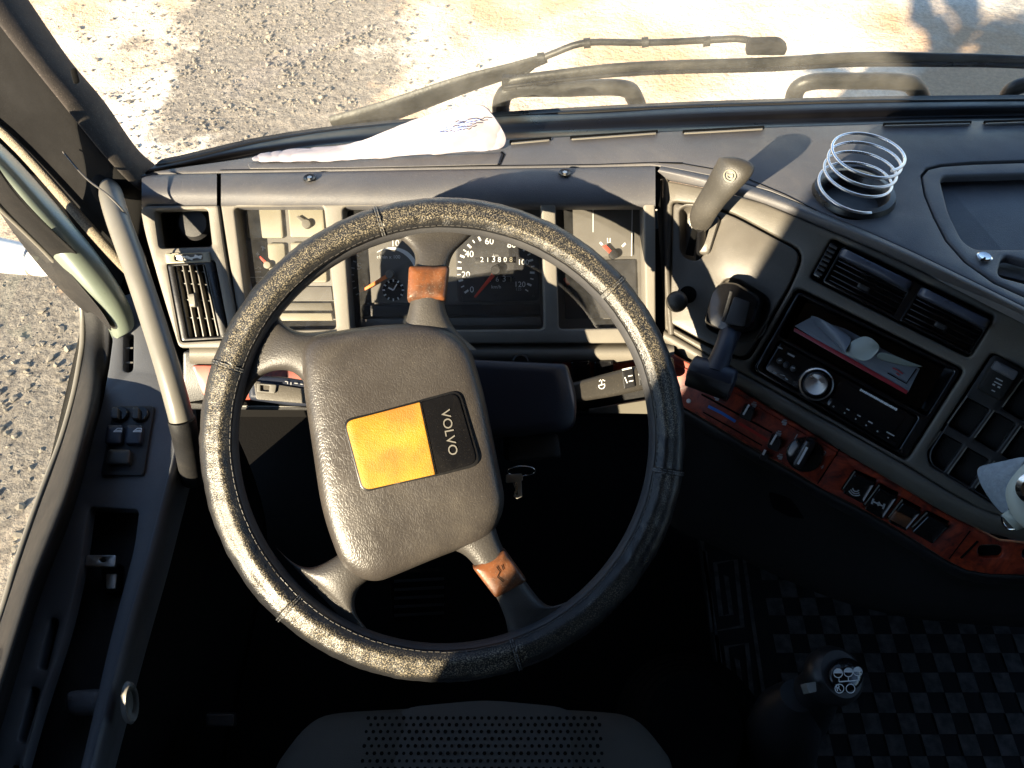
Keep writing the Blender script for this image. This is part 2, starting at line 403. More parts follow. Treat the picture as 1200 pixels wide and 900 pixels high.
M['floor'] = mat('floor_rubber', (.007, .0068, .0065), .9, spec=.04, bump=.6, bscale=300)
M['glass'] = glassmat('windscreen_glass', (.97, .98, .97), .085)
M['sideglass'] = glassmat('door_glass', (.93, .95, .93), .10)
M['lens'] = glassmat('gauge_lens', (.97, .97, .97), .03, dscale=40)
M['wiper'] = mat('wiper_arm', (.010, .011, .012), .45, bump=.5, bscale=150, dust=.35, col2=(.028, .027, .025), vscale=18)

def wood():
    m = mat('burr_wood', (.3, .05, .015), .42, coat=.12); n = m.node_tree; b = n.nodes['Principled BSDF']; Lk = n.links.new
    tc = [x for x in n.nodes if x.type == 'TEX_COORD'][0]
    a = n.nodes.new('ShaderNodeTexNoise'); a.inputs['Scale'].default_value = 22; a.inputs['Detail'].default_value = 8; a.inputs['Distortion'].default_value = 2.5; a.inputs['Roughness'].default_value = .7
    Lk(tc.outputs['Object'], a.inputs['Vector']); r = n.nodes.new('ShaderNodeValToRGB'); e = r.color_ramp.elements
    e[0].position = .33; e[0].color = (.012, .003, .002, 1); e[1].position = .70; e[1].color = (.42, .055, .014, 1)
    x = e.new(.46); x.color = (.17, .016, .006, 1); Lk(a.outputs['Fac'], r.inputs[0])
    v = n.nodes.new('ShaderNodeTexVoronoi'); v.inputs['Scale'].default_value = 130; Lk(tc.outputs['Object'], v.inputs['Vector'])
    r2 = n.nodes.new('ShaderNodeValToRGB'); r2.color_ramp.elements[0].position = .05; r2.color_ramp.elements[0].color = (.25, .25, .25, 1); r2.color_ramp.elements[1].position = .35; Lk(v.outputs['Distance'], r2.inputs[0])
    mx = n.nodes.new('ShaderNodeMixRGB'); mx.blend_type = 'MULTIPLY'; mx.inputs[0].default_value = .55; Lk(r.outputs[0], mx.inputs[1]); Lk(r2.outputs[0], mx.inputs[2])
    Lk(mx.outputs[0], b.inputs['Base Color']); return m
M['wood'] = wood()
def cover():
    # black leather rim cover, its grain worn through to pale specks
    m = mat('rim_cover_leather', (.016, .016, .017), .33); n = m.node_tree; b = n.nodes['Principled BSDF']; Lk = n.links.new
    tc = [x for x in n.nodes if x.type == 'TEX_COORD'][0]
    def nz(s, d=3, r=.6):
        x = n.nodes.new('ShaderNodeTexNoise'); x.inputs['Scale'].default_value = s; x.inputs['Detail'].default_value = d; x.inputs['Roughness'].default_value = r
        Lk(tc.outputs['Object'], x.inputs['Vector']); return x
    f = nz(800, 2); rf = n.nodes.new('ShaderNodeValToRGB'); rf.color_ramp.elements[0].position = .50; rf.color_ramp.elements[1].position = .62; Lk(f.outputs['Fac'], rf.inputs[0])
    g = nz(16, 5, .65); at = n.nodes.new('ShaderNodeAttribute'); at.attribute_name = 'wear'
    ad = n.nodes.new('ShaderNodeMath'); ad.operation = 'MULTIPLY_ADD'; ad.inputs[1].default_value = .9; Lk(g.outputs['Fac'], ad.inputs[0]); Lk(at.outputs['Fac'], ad.inputs[2])
    rg = n.nodes.new('ShaderNodeValToRGB'); rg.color_ramp.elements[0].position = .62; rg.color_ramp.elements[1].position = 1.15; Lk(ad.outputs[0], rg.inputs[0])
    mu = n.nodes.new('ShaderNodeMath'); mu.operation = 'MULTIPLY'; Lk(rf.outputs[0], mu.inputs[0]); Lk(rg.outputs[0], mu.inputs[1])
    mx = n.nodes.new('ShaderNodeMixRGB'); mx.inputs[1].default_value = (.015, .015, .016, 1); mx.inputs[2].default_value = (.26, .222, .155, 1); Lk(mu.outputs[0], mx.inputs[0])
    Lk(mx.outputs[0], b.inputs['Base Color'])
    bb = n.nodes.new('ShaderNodeBump'); bb.inputs['Strength'].default_value = .45; bb.inputs['Distance'].default_value = .001; Lk(f.outputs['Fac'], bb.inputs['Height'])
    h = nz(55, 3); b2 = n.nodes.new('ShaderNodeBump'); b2.inputs['Strength'].default_value = .35; b2.inputs['Distance'].default_value = .003; Lk(h.outputs['Fac'], b2.inputs['Height']); Lk(b2.outputs[0], bb.inputs['Normal'])
    Lk(bb.outputs[0], b.inputs['Normal']); return m
M['cover'] = cover()
def perforated():
    m = mat('perforated_fabric', (.085, .078, .068), .9, bump=.6, bscale=900); n = m.node_tree; b = n.nodes['Principled BSDF']; Lk = n.links.new
    return m
M['perf'] = perforated()
def groundmat():
    m = bpy.data.materials.new('dirt_ground'); m.use_nodes = True; n = m.node_tree; b = n.nodes['Principled BSDF']; Lk = n.links.new
    b.inputs['Roughness'].default_value = .9
    geo = n.nodes.new('ShaderNodeNewGeometry')
    def nz(s, d=6, r=.6, dis=0):
        x = n.nodes.new('ShaderNodeTexNoise'); x.inputs['Scale'].default_value = s; x.inputs['Detail'].default_value = d; x.inputs['Roughness'].default_value = r; x.inputs['Distortion'].default_value = dis
        Lk(geo.outputs['Position'], x.inputs['Vector']); return x
    def ramp(src, p0, p1, c0=(0,0,0,1), c1=(1,1,1,1)):
        r = n.nodes.new('ShaderNodeValToRGB'); e = r.color_ramp.elements; e[0].position = p0; e[1].position = p1; e[0].color = c0; e[1].color = c1; Lk(src, r.inputs[0]); return r
    def math_(op, a, b_=None, v=None):
        x = n.nodes.new('ShaderNodeMath'); x.operation = op; Lk(a, x.inputs[0])
        if b_ is not None: Lk(b_, x.inputs[1])
        if v is not None: x.inputs[1].default_value = v
        return x.outputs[0]
    sand = ramp(nz(.9, 4).outputs['Fac'], .40, .62, (.64, .42, .25, 1), (.88, .82, .70, 1))
    fine = ramp(nz(45, 5, .7).outputs['Fac'], .3, .7, (.72, .72, .72, 1), (1.1, 1.1, 1.1, 1))
    s2 = n.nodes.new('ShaderNodeMixRGB'); s2.blend_type = 'MULTIPLY'; s2.inputs[0].default_value = 1; Lk(sand.outputs[0], s2.inputs[1]); Lk(fine.outputs[0], s2.inputs[2])
    gr = ramp(nz(26, 8, .75).outputs['Fac'], .36, .68, (.115, .10, .085, 1), (.38, .335, .27, 1))
    # where the dark broken stone lies: two patches with ragged edges
    def blob(c, sx, sy):
        mp = n.nodes.new('ShaderNodeMapping'); mp.inputs['Location'].default_value = (-c[0] / sx, -c[1] / sy, 0); mp.inputs['Scale'].default_value = (1 / sx, 1 / sy, 0)
        Lk(geo.outputs['Position'], mp.inputs['Vector'])
        d = n.nodes.new('ShaderNodeVectorMath'); d.operation = 'LENGTH'; Lk(mp.outputs[0], d.inputs[0])
        add = math_('ADD', d.outputs['Value'], math_('MULTIPLY', math_('SUBTRACT', nz(2.6, 6, .65).outputs['Fac'], v=.5), v=2.3))
        return ramp(add, .70, 1.25, (1, 1, 1, 1), (0, 0, 0, 1)).outputs[0]
    msk = math_('MAXIMUM', blob((-1.35, 4.5), .85, 1.5), blob((-2.4, 1.9), 1.2, 1.3))
    mx = n.nodes.new('ShaderNodeMixRGB'); Lk(msk, mx.inputs[0]); Lk(s2.outputs[0], mx.inputs[1]); Lk(gr.outputs[0], mx.inputs[2])
    Lk(mx.outputs[0], b.inputs['Base Color'])
    bb = n.nodes.new('ShaderNodeBump'); bb.inputs['Strength'].default_value = 1; bb.inputs['Distance'].default_value = .05
    Lk(nz(14, 9, .7).outputs['Fac'], bb.inputs['Height']); Lk(bb.outputs[0], b.inputs['Normal'])
    return m
M['ground'] = groundmat()
M['stone'] = mat('stones', (.12, .11, .095), .9, bump=.6, bscale=60, col2=(.24, .21, .165), vscale=9)

# ------------------------------------------------------------------ working surfaces of the cab
S = Plane(V(525, 510, .79), -ray(525, 510), (1, 0, 0))                 # steering wheel
B = Plane((0, .68, H - .627), (0, -.643, .766), (1, 0, 0))             # instrument face
T = Plane((0, .65, H - .605), (0, .12, 1), (1, 0, 0))                  # dash top
Q = Plane(V(1010, 420, .85), (-.40, -.55, .734))                       # centre console face
D = Plane((-.45, .486, H - .80), (0, -.15, 1), (1, 0, 0))              # door capping
WS = Plane((0, .88, H - .567), (0, -.98, -.196), (1, 0, 0))            # windscreen, middle part

# ------------------------------------------------------------------ ground outside
def ground():
    bm = bmesh.new(); n = 60
    def gz(x, y): return 0.02 * noise.noise(Vector((x * .9, y * .9, 0))) + .012 * noise.noise(Vector((x * 4, y * 4, 3)))
    xs = [-600, -200, -60, -20] + [-8 + 18 * k / n for k in range(n + 1)] + [25, 60, 200, 600]
    ys = [-600, -200, -60, -20] + [-4 + 18 * k / n for k in range(n + 1)] + [25, 60, 200, 600]
    g = [[bm.verts.new((x, y, gz(x, y) if -8 < x < 10 and -4 < y < 14 else 0)) for x in xs] for y in ys]
    for a, b in zip(g, g[1:]):
        for k in range(len(xs) - 1): bm.faces.new((a[k], a[k+1], b[k+1], b[k]))
    o = link('ground', bm, M['ground'], None, 180, org=(0, 0, 0)); o['kind'] = 'structure'; o['label'] = 'pale sandy dirt ground with dark broken patches outside the cab'
    t_ = bmesh.new(); bmesh.ops.create_icosphere(t_, subdivisions=1, radius=1); t_.verts.ensure_lookup_table()
    tv_ = [v.co.copy() for v in t_.verts]; tf = [[v.index for v in f.verts] for f in t_.faces]; t_.free()
    VS, FS = [], []
    for i in range(5200):
        if i % 3: x, y = random.gauss(-1.45, .55), random.gauss(4.3, .9); s = random.choice((.005, .006, .008, .010, .015))
        else: x, y = random.gauss(-2.1, .6), random.gauss(1.9, .8); s = random.choice((.005, .006, .008, .010, .018))
        if x > -.75 and y < 1.5: continue
        s *= random.uniform(.6, 1.2); o = len(VS); z = gz(x, y)
        a = random.random() * 6.28; c_, s_ = math.cos(a), math.sin(a); fx, fy, fz = random.uniform(.7, 1.3), random.uniform(.6, 1), random.uniform(.35, .8)
        for v in tv_:
            k = s * (1 + random.uniform(-.38, .30)); px, py, pz = v.x * fx * k, v.y * fy * k, v.z * fz * k
            VS.append((x + px * c_ - py * s_ + 1.5, y + px * s_ + py * c_ - 3, z + pz + s * .2))
        FS += [[o + q for q in f] for f in tf]
    me = bpy.data.meshes.new('gravel'); me.from_pydata(VS, [], FS); me.materials.append(M['stone'])
    o = bpy.data.objects.new('gravel', me); reg(o, (-1.5, 3, 0), None)
    o['kind'] = 'stuff'; o['label'] = 'loose stones strewn over the dirt ahead of and beside the truck'
ground()

# ------------------------------------------------------------------ cab shell
XL, XR, YF, YB, ZR, ZF = -.60, 1.85, .95, -1.55, H + .45, H - 1.42
cab = thing('truck_cab', 'truck cab interior around the driver place with dark pillar trim and green grey door frame', 'truck cab', (0.6, -.3, ZF))
box('floor_pan', (XL, YB, ZF - .05), (XR, YF, ZF), M['floor'], cab)
box('roof', (XL - .05, YB, ZR), (XR + .05, .62, ZR + .04), M['cabin'], cab)
box('rear_wall', (XL, YB - .05, ZF), (XR, YB, ZR), M['cabin'], cab)
box('front_wall', (XL - .02, YF + .03, H - 1.9), (XR, YF + .07, H - .98), M['cabout'], cab)
box('firewall', (XL, YF - .04, ZF), (XR, YF, H - .88), M['floor'], cab)
box('windscreen_header', (XL - .03, .60, H + .33), (XR, .74, ZR + .04), M['cabin'], cab)
box('side_wall', (XR, YB, ZF), (XR + .05, YF, H - .75), M['cabin'], cab)
box('side_wall', (XR, YB, H - .75), (XR + .05, -.45, ZR), M['cabin'], cab)
box('side_wall', (XR, .75, H - .75), (XR + .05, YF, ZR), M['cabin'], cab)
box('side_wall', (XR, -.45, H + .25), (XR + .05, .75, ZR), M['cabin'], cab)
box('side_wall', (XL - .05, YB, ZF), (XL, -.47, ZR), M['cabin'], cab)
box('side_wall', (XL - .05, -.47, H + .16), (XL, .70, ZR), M['cabin'], cab)
# A-pillar trim: strips between lines that run from top to bottom
def pline(pts, d0, d1, n=10):
    P = smoothpath([Vector((x, y, 0)) for x, y in pts], n)
    return [V(p.x, p.y, d0 + (d1 - d0) * k / (n - 1)) for k, p in enumerate(P)]
G_ = [(-60, -140), (35, 0), (85, 75), (120, 113), (142, 147), (166, 181), (186, 193)]
C1 = [(-85, -140), (8, 0), (60, 75), (98, 118), (126, 155), (158, 195), (176, 208)]
C2 = [(-120, -140), (-25, 0), (34, 75), (77, 128), (110, 170), (150, 214), (170, 228)]
I1 = [(-170, -120), (-60, 10), (5, 85), (55, 142), (92, 190), (135, 240), (165, 262)]
I2 = [(-220, -80), (-90, 50), (-20, 125), (35, 180), (75, 225), (125, 275), (160, 305)]
W1 = [(-240, -60), (-110, 75), (-12, 132), (45, 190), (92, 243), (135, 292), (160, 318)]
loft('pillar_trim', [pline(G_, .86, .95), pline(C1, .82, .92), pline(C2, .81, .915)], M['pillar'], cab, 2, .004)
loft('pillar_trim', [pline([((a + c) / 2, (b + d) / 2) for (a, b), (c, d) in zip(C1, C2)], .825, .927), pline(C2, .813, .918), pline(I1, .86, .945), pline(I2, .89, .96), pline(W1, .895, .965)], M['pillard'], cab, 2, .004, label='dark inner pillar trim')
plate('screw_cap', Plane(V(88, 89, .842), -ray(60, 80)), slot(88, 89, 8, 19, -14), (), 0, .006, .002, M['pillard'], cab)
# weather strip, painted frame, dark rebate, side window seal: run down the front edge of the door opening
W2 = [(-250, -40), (-125, 90), (-20, 141), (38, 201), (85, 255), (130, 306), (155, 330)]
loft('felt_strip', [pline(W1, .885, .95), pline([((a+c)/2, (b+d)/2) for (a, b), (c, d) in zip(W1, W2)], .880, .945), pline(W2, .885, .95)], M['strip'], cab, 1, .002)

loft('rebate_backing', [pline(I1, .99, 1.03), pline(W1, 1.0, 1.04), pline([(-150, 100), (-25, 160), (25, 218), (68, 270), (100, 310), (125, 345), (140, 362)], 1.0, 1.06), pline([(-180, 150), (-25, 212), (4, 243), (38, 290), (68, 325), (96, 352), (108, 362)], 1.0, 1.04)], M['pit'], cab, 1, .003)
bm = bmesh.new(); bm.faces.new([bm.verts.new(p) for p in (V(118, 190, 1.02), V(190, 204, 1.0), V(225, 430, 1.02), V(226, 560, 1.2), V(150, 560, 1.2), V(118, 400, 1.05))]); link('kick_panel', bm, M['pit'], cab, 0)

# ------------------------------------------------------------------ driver's door
door = thing('driver_door', 'driver side door with dark blue grey capping, switch panel and wide window', 'door', (-.55, .3, ZF))
F1 = [(-130, 78), (-22, 143), (36, 204), (83, 258), (118, 300), (140, 334), (153, 356), (160, 384)]
F2 = [(-150, 100), (-25, 160), (25, 218), (68, 270), (100, 310), (126, 342), (142, 364), (150, 392)]
F3 = [(-165, 125), (-25, 185), (12, 228), (52, 282), (82, 318), (108, 350), (126, 372), (136, 398)]
F4 = [(-180, 150), (-25, 212), (4, 243), (38, 290), (68, 325), (96, 352), (108, 362)]
loft('window_frame', [pline(F1, .92, 1.0), pline(F2, .885, .99), pline(F3, .885, .99), pline([(x - 2, y + 5) for x, y in F3], .90, 1.01)], M['frame'], door, 2, .003, label='green grey painted front edge of the door frame')
loft('window_channel', [pline(F3, .905, .98), pline(F4, .93, .995), pline([(x - 5, y + 7) for x, y in F4], .955, 1.01)], M['rubber'], door, 2, .002)
# window edge line (inner side of the glass opening) and seal, given as (px,py,depth)
E = [(-60, 150), (-20, 215), (0, 241), (30, 270), (60, 300), (88, 333), (98, 362), (99, 400), (96, 425), (88, 467), (74, 517), (58, 560), (43, 600), (20, 667), (0, 733), (-60, 900)]
E2 = [(-50, 130), (-8, 196), (14, 226), (48, 262), (82, 292), (112, 322), (125, 352), (128, 400), (124, 430), (117, 467), (104, 517), (87, 580), (72, 600 + 22), (40, 690), (10, 800), (-40, 950)]
def edl(P, off=0, dy=0):
    out = []
    for i, (x, y) in enumerate(P):
        r = ray(x, y); d = (-.545 + off) / r.x if x < 300 else 1
        out.append(CAM + r * d)
    return out
def atx(px, py, X): r = ray(px, py); return CAM + r * (X / r.x)
mid = [((a * .5 + c * .5), (b * .5 + d * .5)) for (a, b), (c, d) in zip(E, E2)]
def dx(i): return 0
rowE = [atx(x, y, -.545) for x, y in E]; XM = [-.528] * 8 + [-.515, -.482] + [-.468] * 6      # bulge added to the seal, shaped to shade the capping behind the front corner
rowM = [atx(x, y, X) for (x, y), X in zip(mid, XM)]; rowE2 = [atx(x, y, min(-.455, X + .006) if X > -.5 else -.516) for (x, y), X in zip(E2, XM)]
rowE3 = [D.hit(x - 2, y, -.012) if i > 6 else p + Vector((.004, 0, -.003)) for i, (p, (x, y)) in enumerate(zip(rowE2, E2))]
rowE4 = [p + Vector((0, 0, -.11 if i > 6 else -.003)) for i, p in enumerate(rowE3)]
loft('window_seal', [rowE, rowM, rowE2, rowE3, rowE4], M['rubber'], door, 2, .003)
tube('seal_lip', smoothpath([p + Vector((-.001, 0, .002)) for p in rowE], 60), .0042, M['bar'], door, 8)
# pane
gp = [atx(x, y, -.548) for x, y in E]
bm = bmesh.new(); top = [Vector((-.548, gp[0].y - .05, H + .16))] 
vs = [bm.verts.new((-.55, p.y, p.z - .01)) for p in gp] + [bm.verts.new((-.55, -.47, H - .9)), bm.verts.new((-.55, -.47, H + .17)), bm.verts.new((-.55, .72, H + .17))]
bm.faces.new(vs); o = link('window_pane', bm, M['sideglass'], door, 0)
box('sun_blocker', (-.60, -.47, H - 1.0), (-.52, -.17, H - .54), M['door'], door, .02)  # added out of view to keep the sun off the seat
box('sun_blocker', (-.60, -.20, H - 1.05), (-.565, .12, H - .70), M['door'], door, .01)  # added out of view to stop sun on the floor and lower door
box('door_skin', (-.578, -.47, H - 1.3), (-.562, .70, H - .935), M['dark'], door)
box('door_skin', (-.61, -.47, ZF - .3), (-.585, .70, H - 1.03), M['cabout'], door)

# capping
capL = [(128, 352), (131, 400), (127, 430), (120, 467), (107, 517), (90, 580), (75, 622), (43, 690), (12, 800), (-40, 960)]
capR = [(166, 338), (185, 380), (205, 440), (212, 490), (205, 540), (188, 600), (176, 650), (152, 730), (130, 810), (92, 960)]
pocket = rp([(104, 594, 6), (162, 597, 6), (157, 640, 20), (130, 740, 40), (98, 880, 40), (78, 960), (12, 950), (40, 850, 30), (78, 735, 30), (95, 660, 30)], 8)
swp = rp([(133, 475), (181, 475), (168, 557), (117, 557)], 5)
hs = [slot(150, 412, 11, 47, 1), slot(56, 755, 11, 62, 14), slot(33, 838, 11, 66, 14), slot(12, 930, 11, 66, 14), pocket]
plate('door_capping', D, capL + capR[::-1], hs, 0, .02, .003, M['door'], door)
# ribs seen inside the vent slot
for y in (408, 425): strokes('vent_rib', D, [[(145, y), (156, y)]], 2, -.006, M['bar'], door)
plate('slot_backing', D, [(100, 360), (180, 360), (200, 600), (150, 700), (60, 960), (-40, 960)], (), -.045, .003, .0005, M['pit'], door)
# inner ridge of the capping falling towards the footwell
r0 = [D.hit(x, y, .001) for x, y in capR]; 
r1 = [D.hit(x + 8, y + 3, -.006) for x, y in capR]; r2 = [D.hit(x + 14, y + 8, -.04) for x, y in capR]; r3 = [p + Vector((.01, 0, -.30)) for p in r2]
ra = [D.hit(x - 3, y, .002) for x, y in capR]
r25 = [p + Vector((.002, 0, -.02)) for p in r2]
loft('capping_edge', [ra, r0, r1, r2, r25], M['door'], door, 2, .002)
loft('door_card', [[p + Vector((-.001, 0, .006)) for p in r25], [p + Vector((.004, 0, -.03)) for p in r25], [p + Vector((.01, 0, -.32)) for p in r25]], M['floor'], door, 1, .002)
# pocket walls and floor
fl = [D.hit(x, y, -.040) for x, y in rp([(104, 590), (172, 590), (172, 640), (105, 960), (0, 960), (60, 745)], 6)]
bm = bmesh.new(); bm.faces.new([bm.verts.new(p) for p in fl]); link('pocket_floor', bm, M['dark'], door, 0)
plate('pocket_bump', D, slot(96, 822, 46, 30, -4, 12), (), -.008, .03, .010, M['door'], door, bres=4)
pl_ = Plane(D.hit(118, 657, -.01), D.n)
plate('latch_lever', D, rp([(101, 650), (136, 650), (135, 664), (99, 664)], 3), [circ(120, 656, 3.6, 12, 2.6)], -.008, .005, .0015, M['steel'], door)
plate('latch_housing', D, rp([(118, 664), (140, 660), (138, 695), (121, 695)], 2), (), -.024, .012, .001, M['pit'], door)
plate('latch_housing', D, rp([(124, 672), (137, 672), (135, 690), (124, 690)], 2), (), -.022, .004, .001, M['steel'], door)
# oval button on the inner face
pillow('oval_button', Plane(V(150, 823, .80), (1, -.3, .35)), circ(150, 823, 9, 24, 25), [(1, 0), (1, .004), (.9, .006), (.72, .005), (.6, .001)], M['bar'], door)
# switch panel
sp = plate('switch_panel', D, swp, (), .005, .006, .002, M['dark'], door)
def dbtn(poly, h, mt=M['dark'], r=3): return button('switch_button', D, poly, .004, h, mt, sp, r, dome=.001)
for x in (142, 166):
    lathe('mirror_knob', D.hit(x, 487, .004), D.n, [(.0, 0), (.010, 0), (.010, .004), (.0088, .006), (0, .006)], M['gloss'], sp, 20)
    button('knob_grip', D, [(x - 8, 480), (x - 1, 480), (x - 1, 493), (x - 8, 493)], .009, .007, M['leverlit'], sp, 1.5)
for x0 in (126, 149):
    dbtn([(x0 + 3, 501), (x0 + 21, 501), (x0 + 19, 523), (x0, 523)], .009, M['skyblack'])
    xc = x0 + 12
    strokes('window_icon', D, [[(xc - 5, 506), (xc + 5, 506), (xc + 5, 502), (xc, 502), (xc - 5, 506)], [(xc - 3, 504.4), (xc + 4, 504.4)]], 1.0, .0145, M['white'], sp)
dbtn([(131, 530), (157, 530), (155, 547), (128, 547)], .010, M['leverlit'])

# white object seen through the door window
wo = thing('side_mirror_arm', 'bright white rounded exterior part seen through the top of the door window', 'mirror arm', V(10, 300, 1.35))
p0, p1, p2 = V(-90, 285, 1.35), V(40, 305, 1.35), V(64, 313, 1.33)
tube('arm', [p0, p0 * .3 + p1 * .7, p1], [.034, .030, .026], M['bodywhite'], wo, 24)
tube('arm_end', smoothpath([p1, p1 * .5 + p2 * .5, p2], 5), [.026, .024, .022, .018, .010], M['bodywhite'], wo, 24)
tube('joint_ring', [p1 - (p1 - p0).normalized() * .003, p1 + (p1 - p0).normalized() * .0], .0275, M['steel'], wo, 24)

# ------------------------------------------------------------------ grab bar
gb = thing('grab_handle', 'curved grey grab bar running down beside the left dash vent', 'grab handle', V(137, 240, .9))
P = [(128, 214, .93), (131, 232, .885), (140, 262, .86), (158, 312, .85), (178, 372, .845), (196, 430, .84), (211, 485, .845), (218, 515, .87), (226, 560, .95)]
pts = smoothpath([V(*p) for p in P], 40)
rad = [.0125 if 3 < k < 34 else .0125 * (.75 + .25 * min(1, (k if k < 20 else 39 - k) / 4)) for k in range(40)]
tube('bar', pts[:31], rad[:31], M['bar'], gb, 20)
tube('bar_end', pts[30:], [.0138] * 10, M['dark'], gb, 20)
lathe('mount', V(129, 220, .925), V(137, 240, .88) - V(129, 218, .93), [(0, 0), (.020, 0), (.020, .006), (.015, .012), (0, .012)], M['pillard'], gb, 24)
cw = [V(74, 178, .885), V(100, 208, .86), V(128, 230, .85), V(150, 255, .86), V(165, 290, .87), V(171, 305, .88)]
tag(tube('wire', smoothpath(cw, 40), .0011, M['rubberlit'], None, 8), 'thin black wire hanging from the pillar past the grab bar to the dash', 'wire')

# ------------------------------------------------------------------ windscreen
gb_px = [(186, 193), (205, 190), (230, 184), (262, 176), (300, 167), (350, 159), (400, 152), (500, 143), (600, 136), (700, 130), (800, 125), (900, 122), (1000, 119), (1100, 118), (1200, 117), (1400, 116)]
def gdepth(x):
    if x >= 500: return .88 / ray(x, 130 if x > 600 else 140).y
    t = (500 - x) / 314; return 1.043 - .112 * t ** 1.5
gl_base = [V(x, y, gdepth(x)) for x, y in gb_px]
last = gl_base[-1]
gl_base.append(Vector((1.7, last.y - .04, last.z)));
wsc = thing('windscreen', 'wide dusty windscreen with black bottom seal above the dash', 'windscreen', (0.5, .88, H - .57))
up = Vector((0, -.2, 1.0)).normalized()
rows = [[p - up * .03 for p in gl_base], gl_base]
for k in range(1, 5): rows.append([p + up * (.23 * k) + Vector((0, 0, 0)) for p in gl_base])
loft('glass_pane', rows, M['glass'], wsc, 1)
# seal between glass and dash top
rear = [(150, 206), (188, 198), (222, 193), (258, 188), (300, 183), (350, 176), (400, 172), (500, 167), (600, 163), (700, 158), (800, 153), (900, 149), (1000, 146), (1100, 142), (1200, 140), (1400, 136)]
g0 = [p + up * .004 + Vector((0, -.006, 0)) for p in gl_base[:-1]]
rr = [T.hit(x, y, .0005) for x, y in rear]
for k in range(4): rr[k] = V(rear[k][0], rear[k][1], gdepth(rear[k][0]) - .015)
m1 = [a * .72 + b * .28 + Vector((0, -.010, .004)) for a, b in zip(g0, rr)]
m2 = [a * .35 + b * .65 + Vector((0, .012, -.014)) for a, b in zip(g0, rr)]
loft('bottom_seal', [[p + Vector((0, .012, .0)) for p in g0], g0, m1, m2, rr, [p + Vector((0, -.004, -.02)) for p in rr]], M['blackseal'], wsc, 2)
tube('seal_bead', smoothpath(g0, 80), .0022, M['rubber'], wsc, 8)

# ------------------------------------------------------------------ dashboard
dash = thing('dashboard', 'grey plastic dashboard with top pad, vents and red burr wood strips', 'dashboard', (0.3, .75, ZF))
ridge = [(772, 199), (800, 204), (850, 214), (900, 228), (957, 252), (1010, 274), (1060, 296), (1130, 330), (1200, 365), (1330, 432)]
rT = [(x + 3, y - 5) for x, y in ridge]
seam = [(170, 204), (258, 201), (400, 199), (560, 196), (700, 194), (762, 192)]
tray_o = [(1079, 205), (1086, 196), (1102, 192), (1140, 189), (1200, 187), (1420, 180), (1420, 470), (1290, 395), (1205, 350), (1165, 332), (1130, 307), (1108, 282), (1094, 255), (1083, 228)]
tray_i = [(1081, 206), (1088, 198), (1103, 194.5), (1140, 192), (1200, 190), (1415, 183), (1415, 462), (1290, 391), (1207, 347), (1167, 329.5), (1132, 305), (1110, 280.5), (1096, 254), (1085, 228)]
outer = [(rear[k][0], rear[k][1]) for k in range(4, len(rear))] + [(1430, 480)] + rT[::-1] + seam[::-1]
outer = [(168, 203), (188, 199), (222, 194), (258, 189)] + outer[:-1]
plate('top_pad', T, outer, [tray_o, circ(1003, 226, 40, 32, 31)], 0, .02, .002, M['dash'], dash)
plate('pad_backing', T, [(180, 204), (600, 180), (1430, 140), (1430, 476)] + [(x + 2, y - 3) for x, y in rT[::-1]] + [(600, 203), (300, 207)], (), -.022, .004, .0005, M['pit'], dash)
# seams, slots and panel lines on the pad (dark grooves cut as thin inset strips)
strokes('pad_seam', T, [[1.6, (772, 191), (800, 192), (840, 199), (877, 210), (920, 228), (957, 247)], [1.4, (258, 199.5), (400, 197.5), (560, 194.6), (700, 193), (766, 190.5), (800, 191), (1000, 185)][:7]], 1.4, .0004, M['pit'], dash)
for x0, y0, x1, y1 in ((597, 165, 646, 161), (668, 160, 771, 153), (800, 153, 896, 148), (1035, 144.5, 1139, 142), (1153, 142, 1240, 139)):
    plate('defrost_slot', T, rp([(x0, y0 - 1), (x1, y1 - 1), (x1, y1 + 1.6), (x0, y0 + 1.6)], 1), (), .0022, .002, .0004, M['pit'], dash)
    plate('slot_lip', T, rp([(x0 + 2, y0 + 1.8), (x1 - 2, y1 + 1.8), (x1 - 2, y1 + 3.2), (x0 + 2, y0 + 3.2)], 1), (), .003, .002, .0006, M['face'], dash)
plate('pad_insert', T, rp([(290, 191), (400, 187), (500, 182), (588, 179), (584, 192), (500, 194), (400, 196), (292, 197)], 2), (), .0018, .002, .0008, M['dash'], dash)
strokes('insert_gap', T, [[(587, 178), (591, 181), (586, 193), (500, 195.2), (400, 197)]], 2.0, .0004, M['pit'], dash)
# tray lid
lid = plate('tray_lid', T, tray_i, [rp([(1101, 206), (1200, 203), (1395, 196), (1395, 400), (1205, 292), (1142, 292), (1128, 282), (1112, 250)], 9), slot(1192, 316, 42, 26, 15, 9)], -.001, .012, .003, M['dash'], dash, bres=3)
plate('tray_floor', T, rp([(1090, 196), (1420, 186), (1420, 430), (1205, 330), (1120, 310)], 4), (), -.016, .004, .001, M['dash'], lid)
lathe('lock', T.hit(1152, 304, -.002), T.n, [(0, 0), (.0075, 0), (.0075, .004), (.006, .005), (.004, .0046), (0, .0046)], M['chrome'], lid, 24)
strokes('key_slot', T, [[(1149, 306), (1155, 302)]], 2.2, .0034, M['pit'], lid)

